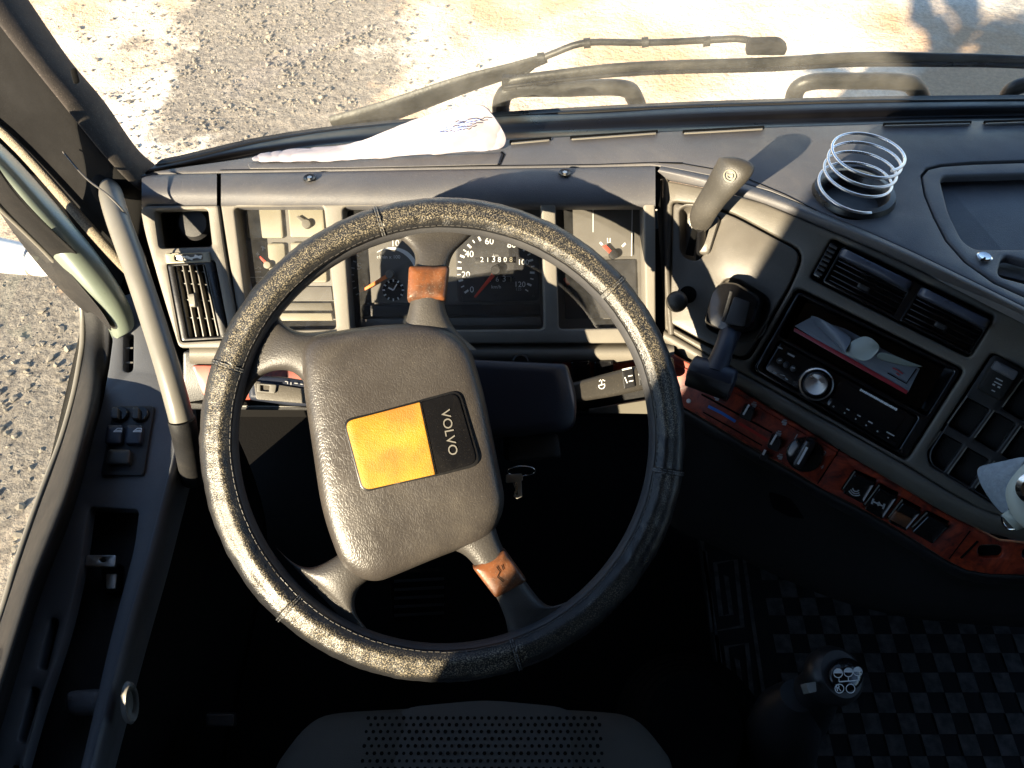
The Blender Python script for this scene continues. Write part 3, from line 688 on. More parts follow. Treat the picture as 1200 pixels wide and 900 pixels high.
# binnacle hood: rolls from the pad seam over to the instrument face
def hood(x0, x1, name, m_, parent, dn=0):
    rows = []; n = 9
    def row(fy, f):
        out = []
        for k in range(n):
            x = x0 + (x1 - x0) * k / (n - 1); out.append(f(x, fy))
        return out
    st = lambda x: 201 - (x - 258) * .0165
    A = [T.hit(x0 + (x1-x0)*k/(n-1), st(x0 + (x1-x0)*k/(n-1)) + 1, -.012 - dn) for k in range(n)]
    A1 = [T.hit(x0 + (x1-x0)*k/(n-1), st(x0 + (x1-x0)*k/(n-1)) + 2, .0005 - dn) for k in range(n)]
    A2 = [T.hit(x0 + (x1-x0)*k/(n-1), st(x0 + (x1-x0)*k/(n-1)) + 6, .002 - dn) for k in range(n)]
    Bm = [T.hit(x0 + (x1-x0)*k/(n-1), st(x0 + (x1-x0)*k/(n-1)) + 22, .001 - dn) for k in range(n)]
    C_ = [B.hit(x0 + (x1-x0)*k/(n-1), 236, .003 - dn) for k in range(n)]
    D_ = [B.hit(x0 + (x1-x0)*k/(n-1), 243, -.001 - dn) for k in range(n)]
    D2 = [B.hit(x0 + (x1-x0)*k/(n-1), 246, -.012 - dn) for k in range(n)]
    return loft(name, [A, A1, A2, Bm, C_, D_, D2], m_, parent, 2)
hood(200, 774, 'seam_backing', M['pit'], dash, .007)
# left end of the dash
lend = thing('dash_end_panel', 'left end of the dash with empty square hole and slatted vent beside the grab bar', 'dash panel', B.hit(215, 320))
hood(166, 254, 'end_cap', M['dash'], lend)
hole1 = rp([(180, 247), (243, 245), (248, 289), (186, 291)], 5)
ventH = rp([(195, 309), (251, 305), (269, 398), (212, 401)], 4)
plate('end_face', B, rp([(163, 241, 10), (255, 240, 2), (263, 300, 20), (283, 408, 2), (209, 408, 6), (188, 340, 30), (168, 270, 20)], 4), [hole1, ventH], .004, .02, .003, M['face'], lend)
# the little box behind the hole
bm = bmesh.new()
q = [(179, 246), (244, 244), (249, 290), (185, 292)]
a = [bm.verts.new(B.hit(x, y, -.014)) for x, y in q]; b = [bm.verts.new(B.hit(x, y, -.014) + Vector((0, .05, -.045))) for x, y in q]
for k in range(4): bm.faces.new((a[k], a[(k+1) % 4], b[(k+1) % 4], b[k]))
bm.faces.new(b); link('hole_lining', bm, M['tileframe'], lend, 0)
lathe('plug', B.hit(228, 262, -.03), B.n, [(0, -.01), (.020, -.01), (.020, .002), (.016, .006), (0, .007)], M['dark'], lend, 24)
fr = plate('icon_frame', B, rp([(193, 297), (245, 295), (247, 307), (195, 309)], 1.5), [slot(221, 301.5, 34, 8, -2, 4)], .0065, .0025, .0008, M['tile'], lend)
bm = bmesh.new(); w_ = M['white']
strokes('icon', B, [[1.8, (206, 300), (216, 301), (222, 303), (232, 301), (237, 300)], [2.4, (207, 303), (214, 304)], [2.4, (218, 300.5), (226, 304)], [2.4, (228, 299.5), (236, 302.5)]], 2, .0050, w_, lend)
# slatted vent
vt = plate('vent_frame', B, rp([(196, 310), (250, 306), (268, 397), (213, 400)], 3), [rp([(203, 312), (240, 310), (258, 394), (219, 396)], 2)], .0045, .022, .001, M['black'], lend)
plate('vent_back', B, rp([(196, 310), (252, 306), (270, 398), (213, 401)], 3), (), -.018, .002, .0004, M['pit'], lend)
for k in range(5):
    f = k / 4; x0, x1 = 206 + 32 * f, 221.5 + 34 * f
    plate('vent_blade', B, [(x0 - .7, 312 - f * 2), (x0 + .7, 312 - f * 2), (x1 + .7, 395.5 - f * 2), (x1 - .7, 395.5 - f * 2)], (), .001, .010, .0002, M['bar'], vt)
for k, yy in enumerate((316, 331, 350, 371)):
    xa = 206 + (yy - 312) * .185
    plate('vent_slat', B, [(xa - 2, yy), (xa + 36, yy + 2.2), (xa + 36, yy + 3.4), (xa - 2, yy + 1.2)], (), -.003, .006, .0002, M['bar'], vt)
button('vent_tab', B, [(222, 345), (230, 344), (232, 360), (225, 360)], .0, .007, M['bar'], vt, 1)

# ---- instrument cluster
clu = thing('instrument_cluster', 'instrument binnacle with speedometer, rev counter and warning lamp tiles behind the wheel', 'instrument cluster', B.hit(510, 320))
hood(259, 768, 'hood', M['dash'], clu)
O1 = rp([(274, 243), (379, 241), (394, 386), (292, 388)], 6)
O2 = rp([(401, 242), (634, 239), (638, 386), (411, 388)], 7)
O3 = rp([(651, 235), (754, 233), (757, 384), (655, 386)], 6)
plate('face_frame', B, rp([(258, 240, 2), (768, 236, 2), (769, 402, 3), (290, 404, 3), (280, 380, 10)], 3), [O1, O2, O3], .0, .032, .0025, M['face'], clu, bres=3)
GZ = -.030
plate('gauge_board', B, [(262, 236), (768, 230), (768, 402), (284, 404)], (), GZ - .001, .003, .0004, M['diallit'], clu)
for nm, P_ in (('gauge_lens', O1), ('gauge_lens', O2), ('gauge_lens', O3)):
    bm = bmesh.new(); bm.faces.new([bm.verts.new(B.hit(x, y, -.014)) for x, y in P_]); link(nm, bm, M['lens'], clu, 0)
# left window: lamp tiles
for (x0, y0, x1, y1) in ((287, 243, 329, 279), (337, 243, 378, 278), (313, 285, 333, 330), (340, 284, 380, 331)):
    plate('lamp_tile', B, rp([(x0, y0), (x1, y0), (x1 + 3, y1), (x0 + 3, y1)], 3), (), GZ + .004, .005, .0012, M['tile'], clu)
plate('temperature_gauge', B, rp([(283, 283), (311, 283), (316, 331), (289, 331)], 2), (), GZ + .0015, .003, .0006, M['diallit'], clu)
for y0, y1, h, m_ in ((336, 352, .003, M['diallit']), (355, 364, .006, M['tileframe']), (367, 376, .010, M['tile'])):
    plate('lower_ledge', B, [(298, y0), (388, y0), (390, y1), (300, y1)], (), GZ + h, .006, .001, m_, clu)
lathe('gauge_hub', B.hit(360, 263, GZ + .004), B.n, [(0, 0), (.0055, 0), (.005, .006), (0, .0065)], M['tileframe'], clu, 16)
plate('gauge_needle', B, [(347, 254), (350, 252.5), (361, 260), (359, 265)], (), GZ + .008, .0015, .0003, M['tileframe'], clu)
lathe('gauge_hub', B.hit(315, 311, GZ + .002), B.n, [(0, 0), (.0045, 0), (.004, .008), (0, .0085)], M['tile'], clu, 16)
plate('gauge_needle', B, [(303, 301), (305, 300), (315, 309), (313, 312)], (), GZ + .009, .0012, .0003, M['red'], clu)
strokes('gauge_print', B, [[(308, 289), (308, 294)], [(306, 289), (311, 291)], [1.4, (300, 315), (303, 313), (306, 315)], [(299, 318.5), (306, 318.5)], [2.5, (301, 296), (303, 299)], [.8, (284, 325), (311, 325)]], 1.2, GZ + .0019, M['white'], clu)
# speedometer
spd = plate('speedometer', B, rp([(533, 262), (631, 261), (632, 352), (536, 354)], 5), (), GZ + .002, .003, .0006, M['dial'], clu)
SZ = GZ + .0023
cx, cy, rr_ = 581, 317, 45.5
tk, tk2 = [], []
for v in range(0, 126, 5):
    a = 216.5 - 2.0 * v * 1.0; L_ = 5.5 if v % 10 == 0 else 4
    p = [(cx + (rr_ - k) * math.cos(R(a)), cy - (rr_ - k) * math.sin(R(a)) * .97) for k in (0, L_)]
    tk.append([2.4 if v % 10 == 0 else 1.4] + p)
strokes('speedometer_ticks', B, tk, 2, SZ, M['white'], spd)
for s, x, y, w_ in (('0', 553, 340.5, 4.5), ('20', 546, 323, 9.5), ('40', 550, 299, 10), ('60', 573.5, 284, 10), ('80', 599.5, 288, 10), ('100', 614, 308, 11.5), ('120', 610, 334, 11.5)):
    text('numeral', s, B, (x - w_/2, y + 2.2), (x + w_/2, y + 2.2), SZ, M['white'], spd)
text('numeral', '125', B, (605, 340.5), (611, 340.5), SZ, M['greyprint'], spd)
text('speed_unit', 'km/h', B, (576, 338), (587, 338), SZ, M['white'], spd)
text('odometer_unit', 'km', B, (578, 301), (584, 301), SZ, M['greyprint'], spd)
plate('odometer', B, [(557, 302), (604, 301), (604, 308), (557, 308.5)], (), SZ + .0006, .001, .0001, M['black'], spd)
for k, s in enumerate('213808'):
    x = 563 + k * 6.8; text('digit', s, B, (x + (1.4 if s == '1' else 0), 307), (x + (2.15 if s == '1' else 3.6), 307), SZ + .0008, M['white'] if k < 5 else M['tile'], spd)
plate('trip_counter', B, [(567, 325), (604, 324), (604, 331), (567, 331.5)], (), SZ + .0006, .001, .0001, M['black'], spd)
for k, s in enumerate('1631'):
    x = 573 + k * 8; text('digit', s, B, (x + (1.4 if s == '1' else 0), 330), (x + (2.15 if s == '1' else 3.6), 330), SZ + .0008, M['white'] if k < 3 else M['tile'], spd)
lathe('needle_hub', B.hit(581, 317, SZ), B.n, [(0, 0), (.0062, 0), (.0058, .009), (.0045, .011), (0, .011)], M['dark'], spd, 24)
plate('needle', B, [(576.5, 320), (580, 323.5), (557.5, 349), (555, 348)], (), SZ + .007, .0015, .0004, M['red'], spd)
lathe('reset_pin', B.hit(581, 347, SZ), B.n, [(0, 0), (.0025, 0), (.0025, .003), (0, .003)], M['dark'], spd, 12)
for x, y in ((542, 347), (625, 347)): lathe('dial_screw', B.hit(x, y, SZ), B.n, [(0, 0), (.0012, 0), (.001, .001), (0, .001)], M['black'], spd, 8)
# rev counter
rev = plate('rev_counter', B, rp([(414, 262), (520, 262), (522, 354), (420, 355)], 4), (), GZ + .002, .003, .0006, M['diallit'], clu)
c = [(arc(458, 322, 31 + (0 if s else 0), 122, -4, 20)) for s in (0, 1)]
bm = bmesh.new(); Lr, Rr = [], []
for k in range(21):
    f = k / 20; a = R(122 - 122 * f); wd = .6 + 4.2 * min(1, f * 1.8)
    for lst, r_ in ((Lr, 31 + wd / 2), (Rr, 31 - wd / 2)): lst.append(bm.verts.new(B.hit(458 + r_ * math.cos(a), 322 - r_ * math.sin(a), SZ + .0003)))
for k in range(20): bm.faces.new((Lr[k], Lr[k+1], Rr[k+1], Rr[k]))
link('green_band', bm, M['white'], rev, 0)
text('numeral', '5', B, (418.5, 316), (423, 316), SZ, M['white'], rev)
text('numeral', '0', B, (426, 338), (430, 338), SZ, M['orange'], rev)
text('numeral', '10', B, (460, 288.5), (468, 288.5), SZ, M['white'], rev)
text('rev_unit', 'r/min x 100', B, (442, 303), (469, 303), SZ, M['white'], rev)
tk = []
for a in range(-10, 211, 10):
    p = [(458 + k * math.cos(R(a)), 322 - k * math.sin(R(a))) for k in (43, 47)]; tk.append([1.2] + p)
strokes('rev_ticks', B, tk, 1.2, SZ, M['white'], rev)
lathe('needle_hub', B.hit(458, 322, SZ), B.n, [(0, 0), (.0052, 0), (.005, .009), (.004, .010), (0, .010)], M['bar'], rev, 24)
plate('needle', B, [(453, 321), (455, 325.5), (422, 343.5), (421, 341)], (), SZ + .007, .0015, .0004, M['orange'], rev)
clk = lathe('clock', B.hit(461, 340, SZ), B.n, [(0, 0), (.0125, 0), (.0125, .0012), (0, .0012)], M['black'], rev, 32)
tk = []
for a in range(0, 360, 30):
    p = [(461 + k * math.cos(R(a)), 340 - k * math.sin(R(a))) for k in (9.8, 12.8)]; tk.append([1.6] + p)
tk += [[1.4, (461, 340), (465, 333)], [1.8, (461, 340), (455, 337)]]
strokes('clock_marks', B, tk, 1.5, SZ + .0015, M['white'], rev)
for y0, y1, h, m_ in ((358, 371, .004, M['dark']), (374, 383, .011, M['diallit'])):
    plate('lower_ledge', B, [(420, y0), (633, y0 - 2), (634, y1 - 2), (422, y1)], (), GZ + h, .008, .001, m_, clu)
lathe('reset_button', B.hit(411, 256, GZ), B.n, [(0, 0), (.009, 0), (.009, .003), (0, .004)], M['dark'], clu, 16)
# right window
plate('fuel_gauge', B, rp([(660, 240), (740, 238), (742, 300), (664, 302)], 3), (), GZ + .002, .003, .0006, M['diallit'], clu)
plate('air_gauge', B, rp([(660, 306), (745, 304), (747, 372), (662, 374)], 3), (), GZ + .002, .003, .0006, M['dial'], clu)
strokes('gauge_print', B, [[2.6, (703, 284), (706, 287)], [2.6, (729, 289), (733, 285)], [1.2, (712, 279), (712, 284), (715, 284), (715, 279)], [1, (695, 236), (695, 272)], [1, (741, 236), (740, 300)]], 1.2, SZ, M['white'], clu)
plate('gauge_needle', B, [(706, 289), (710, 286.5), (717, 294), (714, 297)], (), SZ + .007, .0015, .0004, M['red'], clu)
plate('gauge_needle', B, [(660, 327), (663, 325), (668, 333), (665, 335)], (), SZ + .007, .0015, .0004, M['red'], clu)
lathe('gauge_hub', B.hit(718, 299, SZ), B.n, [(0, 0), (.005, 0), (.005, .008), (0, .009)], M['dark'], clu, 16)
lathe('gauge_hub', B.hit(670, 338, SZ), B.n, [(0, 0), (.005, 0), (.005, .008), (0, .009)], M['dark'], clu, 16)
# screws in the hood
for x, y in ((363, 209), (662, 203)):
    p = T.hit(x, y, .0028)
    s_ = lathe('hood_screw', p, T.n, [(0, 0), (.0072, 0), (.0068, .0016), (.0045, .001), (.004, .0005), (0, .0005)], M['black'], clu, 20)
    lathe('screw_socket', p + T.n * .0006, T.n, [(0, 0), (.0028, 0), (.0028, .0012), (0, .0012)], M['steel'], s_, 6)

# ---- lower dash behind the wheel
lowp = Plane((0, .60, H - .74), (0, -.80, .60), (1, 0, 0))
def band_rows(px0, px1, ys, offs, pl):
    return [[pl.hit(px0 + (px1 - px0) * k / 8, y, o) for k in range(9)] for y, o in zip(ys, offs)]
L2 = Plane(B.hit(500, 404, -.006), (0, -.75, .66), (1, 0, 0))
loft('lower_roll', band_rows(222, 790, (400, 407, 418, 424, 428), (-.02, .004, .006, .0, -.012), L2), M['face'], dash, 2)
plate('lower_panel', L2, rp([(214, 412), (800, 412), (800, 486), (214, 480)], 4), (), -.008, .012, .002, M['dark'], dash)
ws1 = plate('wood_trim', L2, rp([(224, 428, 5), (410, 432, 3), (410, 462), (330, 468), (240, 470, 14)], 4), (), -.003, .006, .001, M['wood'], dash, label='left burr wood strip behind the wheel')
ws2 = plate('wood_trim', L2, rp([(646, 418), (764, 414), (770, 452), (650, 456)], 4), (), -.003, .006, .001, M['wood'], dash, label='shaded burr wood strip right of the steering column')
for x0 in (669, 696): button('rocker_switch', L2, [(x0, 422), (x0 + 22, 421), (x0 + 24, 450), (x0, 451)], -.001, .006, M['gloss'], ws2, 2)
strokes('trim_line', L2, [[(250, 476), (480, 476)]], 1.4, -.006, M['bar'], dash)
lathe('lower_cap', L2.hit(610, 424, .004), L2.n, [(0, 0), (.0095, 0), (.0095, .002), (.008, .003), (.0075, .0015), (0, .0015)], M['dark'], dash, 24)
plate('lit_ledge', L2, rp([(690, 480), (800, 462), (800, 486), (690, 484)], 1), (), .004, .006, .001, M['tileframe'], dash)  # sunlight on this ledge is put into its pale colour
button('trim_clip', L2, [(250, 442), (258, 440), (258, 455), (252, 454)], -.001, .006, M['bar'], ws1, 1)
# dark panels falling away under the dash
K0 = [(214, 478), (400, 486), (600, 488), (790, 486)]
def drop(P_, pl, steps):
    base = [pl.hit(x, y, -.012) for x, y in P_]
    return [[p + Vector(s) for p in base] for s in steps]
loft('knee_panel', drop(K0, L2, [(0, 0, .02), (0, 0, 0), (0, .06, -.06), (0, .20, -.16), (0, .28, -.45)]), M['floor'], dash, 1)

# ------------------------------------------------------------------ centre console
con = thing('centre_console', 'angled centre console with lever panel, vents, switch pockets and wood strip', 'centre console', Q.hit(1000, 430))
topQ = [(x - 5, y + 10) for x, y in ridge]
lowQ = [(779, 386), (800, 398), (832, 417), (880, 443), (930, 471), (980, 499), (1054, 540), (1110, 575), (1150, 598), (1200, 612), (1330, 636)]
lev_o = rp([(788, 236, 5), (846, 243, 30), (943, 295, 16), (930, 330, 60), (876, 426, 14), (832, 408, 40), (783, 381, 4)], 10)
lev_i = rp([(789, 238, 5), (846, 246, 30), (939, 296, 14), (927, 330, 60), (873, 421, 12), (832, 404, 40), (785, 378, 4)], 10)
vent_o = rp([(975, 278), (1167, 371), (1136, 420), (948, 326)], 7)
rad_o = rp([(934, 336), (1131, 433), (1062, 541), (877, 434)], 8)
pk_o = rp([(1163, 412), (1230, 448), (1330, 500), (1230, 640), (1165, 592), (1088, 545), (1086, 528)], 8)
plate('console_face', Q, topQ + [(1345, 470)] + lowQ[::-1], [lev_o, vent_o, rad_o, pk_o], 0, .03, .003, M['console'], con, bres=3)
plate('console_backing', Q, [(776, 240), (1330, 440), (1330, 640), (1050, 560), (776, 400)], (), -.055, .004, .0005, M['pit'], con)
# rolled edge between pad and console
rows = []
A = [T.hit(x, y, -.010) for x, y in rT]; A1 = [T.hit(x, y, .0) for x, y in rT]
Rg = [T.hit(x, y, .0035) for x, y in ridge]
Cq = [Q.hit(x, y, .0) for x, y in topQ]; Dq = [Q.hit(x, y, -.012) for x, y in topQ]
m_ = [a * .5 + b * .5 + Vector((0, 0, .003)) for a, b in zip(Rg, Cq)]
loft('console_roll', [A, A1, Rg, m_, Cq, Dq], M['dash'], con, 2)
# side cheek next to the binnacle (dark gap, then upright rounded edge)
loft('console_cheek', [[Q.hit(x, y, o) for x, y in ((774, 205), (773, 240), (774, 300), (777, 350), (781, 392))] for x_, o in ((0, -.05),)] +
     [[Q.hit(x + dx_, y, o) for x, y in ((774, 205), (773, 240), (774, 300), (777, 350), (781, 392))] for dx_, o in ((0, -.01), (2, .002), (6, .003), (10, .0), (11, -.008))], M['panel'], con, 2)
# lever panel
lp = plate('lever_panel', Q, lev_i, [rp([(796, 246, 5), (803, 241, 5), (820, 242, 6), (846, 256, 6), (834, 287, 12), (817, 307, 8), (802, 302, 6), (797, 293, 5)], 4),
     rp([(848, 326, 10), (866, 327, 8), (905, 351, 12), (893, 396, 14), (862, 402, 12), (826, 384, 8)], 6)], .001, .010, .0018, M['panel'], con, bres=3)
def cup(name, pl, poly, top, depth, m_, parent, sc=.8):
    pts = [pl.hit(x, y, top) for x, y in poly]; c = sum(pts, Vector()) / len(pts); bm = bmesh.new()
    rings = [[bm.verts.new(c + (p - c) * s - pl.n * d) for p in pts] for s, d in ((1.04, 0), (1.0, depth * .25), ((1 + sc) / 2, depth * .8), (sc, depth))]
    n = len(pts)
    for a, b in zip(rings, rings[1:]):
        for k in range(n): bm.faces.new((a[k], a[(k+1) % n], b[(k+1) % n], b[k]))
    bm.faces.new(rings[-1]); return link(name, bm, m_, parent, 50)
cup('lever_pocket', Q, rp([(796, 246, 5), (803, 241, 5), (820, 242, 6), (846, 256, 6), (834, 287, 12), (817, 307, 8), (802, 302, 6), (797, 293, 5)], 4), -.003, .016, M['panel'], lp)
cup('valve_pocket', Q, rp([(848, 326, 10), (866, 327, 8), (905, 351, 12), (893, 396, 14), (862, 402, 12), (826, 384, 8)], 6), -.003, .014, M['panel'], lp)
plate('knob_shadow', Q, circ(806, 345, 10, 20), (), .0016, .0015, .0002, M['pit'], lp)  # cast shadow of the pull knob, painted as a black disc
# lip under the face
lip0 = lowQ; lip1 = [(x - 3 + 0, y + 7) for x, y in lowQ]
wtop = [(783, 412), (800, 422), (826, 435), (862, 455), (900, 478), (933, 497), (987, 530), (1052, 568), (1107, 602), (1172, 634), (1330, 652)]
loft('console_lip', [[Q.hit(x, y, -.01) for x, y in lip0], [Q.hit(x, y, .001) for x, y in lip0], [Q.hit(x, y, .003) for x, y in lip1],
     [Q.hit(a[0] * .4 + b[0] * .6, a[1] * .4 + b[1] * .6, -.002) for a, b in zip(lip1, wtop)], [Q.hit(x, y, -.010) for x, y in wtop], [Q.hit(x, y, -.020) for x, y in wtop]], M['console'], con, 2)
# vents
cup('vent_well', Q, vent_o, -.002, .024, M['black'], con, .97)
vw = None
def quad(p, q, f0, f1, g0, g1, P4):
    def bl(u, v):
        a = Vector(P4[0]) * (1-u) + Vector(P4[1]) * u; b = Vector(P4[3]) * (1-u) + Vector(P4[2]) * u; c = a * (1-v) + b * v; return (c.x, c.y)
    return bl
def bil(P4):
    A_, B_, C_, D_ = [Vector(p) for p in P4]
    def f(u, v):
        a = A_ * (1-u) + B_ * u; b = D_ * (1-u) + C_ * u; c = a * (1-v) + b * v; return (c.x, c.y)
    return f
def subq(f, u0, v0, u1, v1): return [f(u0, v0), f(u1, v0), f(u1, v1), f(u0, v1)]
for P4, nm in (([(987, 289), (1073, 331), (1048, 374), (964, 330)], 0), ([(1079, 334), (1163, 376), (1137, 417), (1054, 376)], 1)):
    f = bil(P4)
    v_ = plate('air_vent', Q, rp(P4, 3), [subq(f, .03, .30, .97, .93)], .001, .016, .001, M['gloss'], con)
    pillow('vent_roll', Q, rp(subq(f, .02, .04, .98, .28), 3), [(1, -.002), (1, .003), (.98, .008), (.93, .0115), (.82, .0135), (.5, .015)], M['roll'], v_, smooth=80)
    for k, vv in enumerate((.33, .46, .60, .74, .86)):
        plate('vent_slat', Q, subq(f, .04, vv, .96, vv + .035), (), -.001 - .001 * k, .009, .0005, M['gloss'], v_)
    button('vent_tab', Q, subq(f, .40, .62, .56, .74), -.001, .006, M['dark'], v_, 1)
f = bil([(973, 282), (984, 288), (962, 328), (951, 322)])
tw = plate('thumbwheel', Q, rp(subq(f, 0, 0, 1, 1), 3), (), -.002, .014, .004, M['gloss'], con)
for k in range(7): plate('wheel_rib', Q, rp(subq(f, .1, .06 + k * .13, .9, .13 + k * .13), 1), (), .0005, .003, .0005, M['dark'], tw)
# vent mid post
plate('vent_post', Q, rp([(1072, 330), (1079, 334), (1054, 377), (1047, 373)], 1), (), .001, .014, .001, M['gloss'], con)
# switch pockets
pkf = plate('switch_panel', Q, rp([(1164, 414), (1230, 450), (1330, 502), (1230, 638), (1165, 590), (1090, 545), (1088, 530)], 8),
     [rp([(x, y), (x + 27, y + 15), (x + 3, y + 48), (x - 23, y + 33)], 3) for x, y in ((1133, 465), (1102, 506), (1164.5, 482), (1133, 524), (1197, 446), (1196, 500), (1165, 541), (1228, 463))], -.004, .020, .0016, M['dark'], con)
for x, y in ((1133, 465), (1102, 506), (1164.5, 482), (1133, 524), (1197, 446), (1196, 500), (1165, 541), (1228, 463)):
    plate('blank_cover', Q, rp([(x + 1, y + 1), (x + 26, y + 15), (x + 2, y + 46), (x - 22, y + 32)], 3), (), -.015, .004, .001, M['knee'], pkf)
    strokes('pocket_highlight', Q, [[1.5, (x + .5, y - 1), (x - 22.5, y + 31)]], 1.5, -.0038, M['face'], pkf)  # highlight on the pocket's left edge, painted as a pale stroke
sw0 = button('rocker_switch', Q, [(1164, 421), (1193, 436), (1171, 470), (1144, 455)], -.004, .011, M['knee'], con, 3)
pillow('switch_top', Q, rp([(1166, 422), (1193, 436), (1187, 446), (1160, 432)], 3), [(1, .005), (1, .010), (.95, .012), (.5, .013)], M['dash'], sw0)
for k, (s, y0) in enumerate((('ECO', 0), ('MODE', 5))):
    pass
strokes('switch_icon', Q, [[(1167, 443), (1175, 447)], [(1165, 447), (1174, 451.5)], [1.6, (1163, 450), (1166, 451.5)], [1.6, (1169, 453), (1172, 454.5)], [(1162, 457), (1166, 459)]], 1.2, .0105, M['greyprint'], sw0)
# ---- wood strip
wbot = [(770, 458), (795, 474), (820, 488), (855, 509), (890, 530), (927, 550), (965, 574), (1000, 591), (1040, 613), (1080, 638), (1108, 656), (1132, 668), (1160, 673), (1330, 676)]
Wp = Plane(Q.hit(960, 545, -.012), Q.n * 1.0 + Vector((.02, -.12, -.10)))
sws = [[(1001, 550), (1028, 562), (1012, 589), (985, 574)], [(1030, 566), (1054, 578), (1034, 607), (1010, 593)], [(1057, 583), (1081, 596), (1061, 620), (1038, 608)], [(1086, 598), (1114, 612), (1092, 635), (1065, 619)]]
wd = plate('wood_trim', Wp, wtop + wbot[::-1], [rp(s, 2) for s in sws] + [slot(1160, 646, 29, 15, 0), slot(1212, 650, 29, 15, 0)], 0, .008, .0012, M['wood'], con, label='red brown burr wood strip along the foot of the console')
# raised heater panel inside the strip
hp = plate('heater_panel', Wp, rp([(785, 424), (826, 441), (862, 461), (900, 484), (933, 503), (981, 531), (957, 566), (927, 547), (890, 527), (855, 506), (820, 485), (785, 463)], 2), (), .0022, .004, .0008, M['wood'], con)
z1 = .0026
strokes('cold_mark', Wp, [[3.4, (830, 476), (846, 484), (862, 494)]], 3.4, z1, M['blueprint'], hp)
strokes('hot_mark', Wp, [[3.2, (866, 496), (882, 505), (899, 516)]], 3.2, z1, M['redprint'], hp)
strokes('slider_groove', Wp, [[2.2, (822, 462), (870, 488), (905, 507)], [1.6, (824, 483), (860, 503), (893, 522)]], 2, z1, M['pit'], hp)
strokes('panel_seam', Wp, [[(984, 526), (958, 567)], ], 1.2, .0006, M['pit'], wd)
strokes('panel_seam', Wp, [[(1137, 622), (1112, 655)]], 1.2, .0006, M['pit'], wd)
strokes('card_slot', Wp, [[2.2, (1146, 634), (1126, 654)]], 1.2, .0006, M['pit'], wd)
def marker(x, y, k=1):
    return [[2.6 * k, (x - 3, y - 1), (x + 3, y + 1)], [1.6 * k, (x - 2, y + 2), (x + 2, y + 3)], [1.4 * k, (x - 1, y - 3), (x + 3, y - 2)]]
for x, y in ((840, 466), (919, 495), (914, 535), (883.5, 474), (912.5, 508)):
    strokes('heater_icon', Wp, marker(x, y), 2, z1, M['greyprint'], hp)
for x, y in ((816, 450), (807, 470)): lathe('indicator_lamp', Wp.hit(x, y, z1), Wp.n, [(0, 0), (.0028, 0), (.0022, .0012), (0, .0016)], M['white'], hp, 12)
for (cx_, cy_, sgn) in ((876, 483, 1), (908, 518, 1), (897, 532, 0)):
    kn = button('slider_knob', Wp, [(cx_ - 3, cy_ - 11), (cx_ + 10, cy_ - 5), (cx_ + 5, cy_ + 9), (cx_ - 9, cy_ + 3)] if sgn else [(cx_ - 2, cy_ - 6), (cx_ + 6, cy_ - 2), (cx_ + 2, cy_ + 6), (cx_ - 7, cy_ + 2)], .002, .013, M['black'], hp, 3)
    strokes('knob_line', Wp, [[2.2, (cx_ - 5, cy_ + 3), (cx_ + 2, cy_ - 9)]] if sgn else [[2.6, (cx_ - 3, cy_ + 1), (cx_, cy_ - 5)]], 2, .0156, M['white'], kn)
lathe('dial_base', Wp.hit(943, 532, z1), Wp.n, [(0, 0), (.0195, 0), (.019, .005), (.017, .006), (0, .006)], M['gloss'], hp, 32)
kn = plate('fan_dial', Wp, slot(942, 533, 13, 36, 30, 5), (), .022, .020, .002, M['black'], hp)
strokes('knob_line', Wp, [[2.4, (935, 544), (946, 524)]], 2, .0222, M['white'], kn)
for s, x, y in (('1', 931, 513), ('2', 951, 518), ('3', 964, 532), ('4', 962, 547)):
    k_ = .5 if s == '1' else 1.6
    text('numeral', s, Wp, (x - k_, y + 2 - k_ / 2), (x + k_, y + 2 + k_ / 2), z1, M['greyprint'], hp)
for i, s in enumerate(sws):
    f = bil(s)
    plate('switch_well', Wp, rp(s, 2), (), -.0065, .002, .0002, M['pit'], wd)
    b_ = pillow('rocker_switch', Wp, rp(subq(f, .06, .04, .95, .96), 2), [(1, -.006), (1, .003), (.97, .0055), (.9, .006), (.5, .0045)], M['gloss'], con, smooth=40)
    strokes('switch_highlight', Wp, [[1.5, f(.07, .06), f(.06, .9)]], 1.2, .0058, M['bar'], b_)
    if i == 0:
        c_ = f(.5, .70)
        L_ = [arc(c_[0], c_[1] - 2, 9, 200, 300, 8), arc(c_[0], c_[1] - 2, 6.5, 195, 305, 8), arc(c_[0], c_[1] - 2, 4, 180, 320, 8)]
        strokes('brake_icon', Wp, L_, 1.3, .0060, M['greyprint'], b_)
    if i == 1:
        c_ = f(.5, .62)
        strokes('axle_icon', Wp, [[2, (c_[0] - 6, c_[1] - 5), (c_[0] - 8, c_[1] + 1)], [2, (c_[0] + 7, c_[1] + 1), (c_[0] + 5, c_[1] + 7)], [1.6, (c_[0] - 7, c_[1] - 2), (c_[0] + 6, c_[1] + 4)], [3.5, (c_[0] - 1, c_[1] - 1), (c_[0] + 1, c_[1] + 3)]], 1.5, .0060, M['greyprint'], b_)
    if i == 2: button('amber_lens', Wp, subq(f, .1, .52, .93, .93), .004, .0035, M['band'], b_, 1)
for x in (1160, 1212): plate('socket_hole', Wp, slot(x, 646, 28, 14, 0), (), -.006, .002, .0002, M['pit'], wd)
# knee panel and open cubby below the wood
def rowpx(P_, pl, off, mv=(0, 0, 0)): return [pl.hit(x, y, off) + Vector(mv) for x, y in P_]
kb = wbot
base = rowpx(kb, Wp, -.004)
loft('trim_edge', [rowpx(wbot, Wp, -.01), rowpx(wbot, Wp, .001), rowpx([(x - 3, y + 5) for x, y in wbot], Wp, .001), rowpx([(x - 6, y + 12) for x, y in wbot], Wp, -.012)], M['dark'], con, 1)
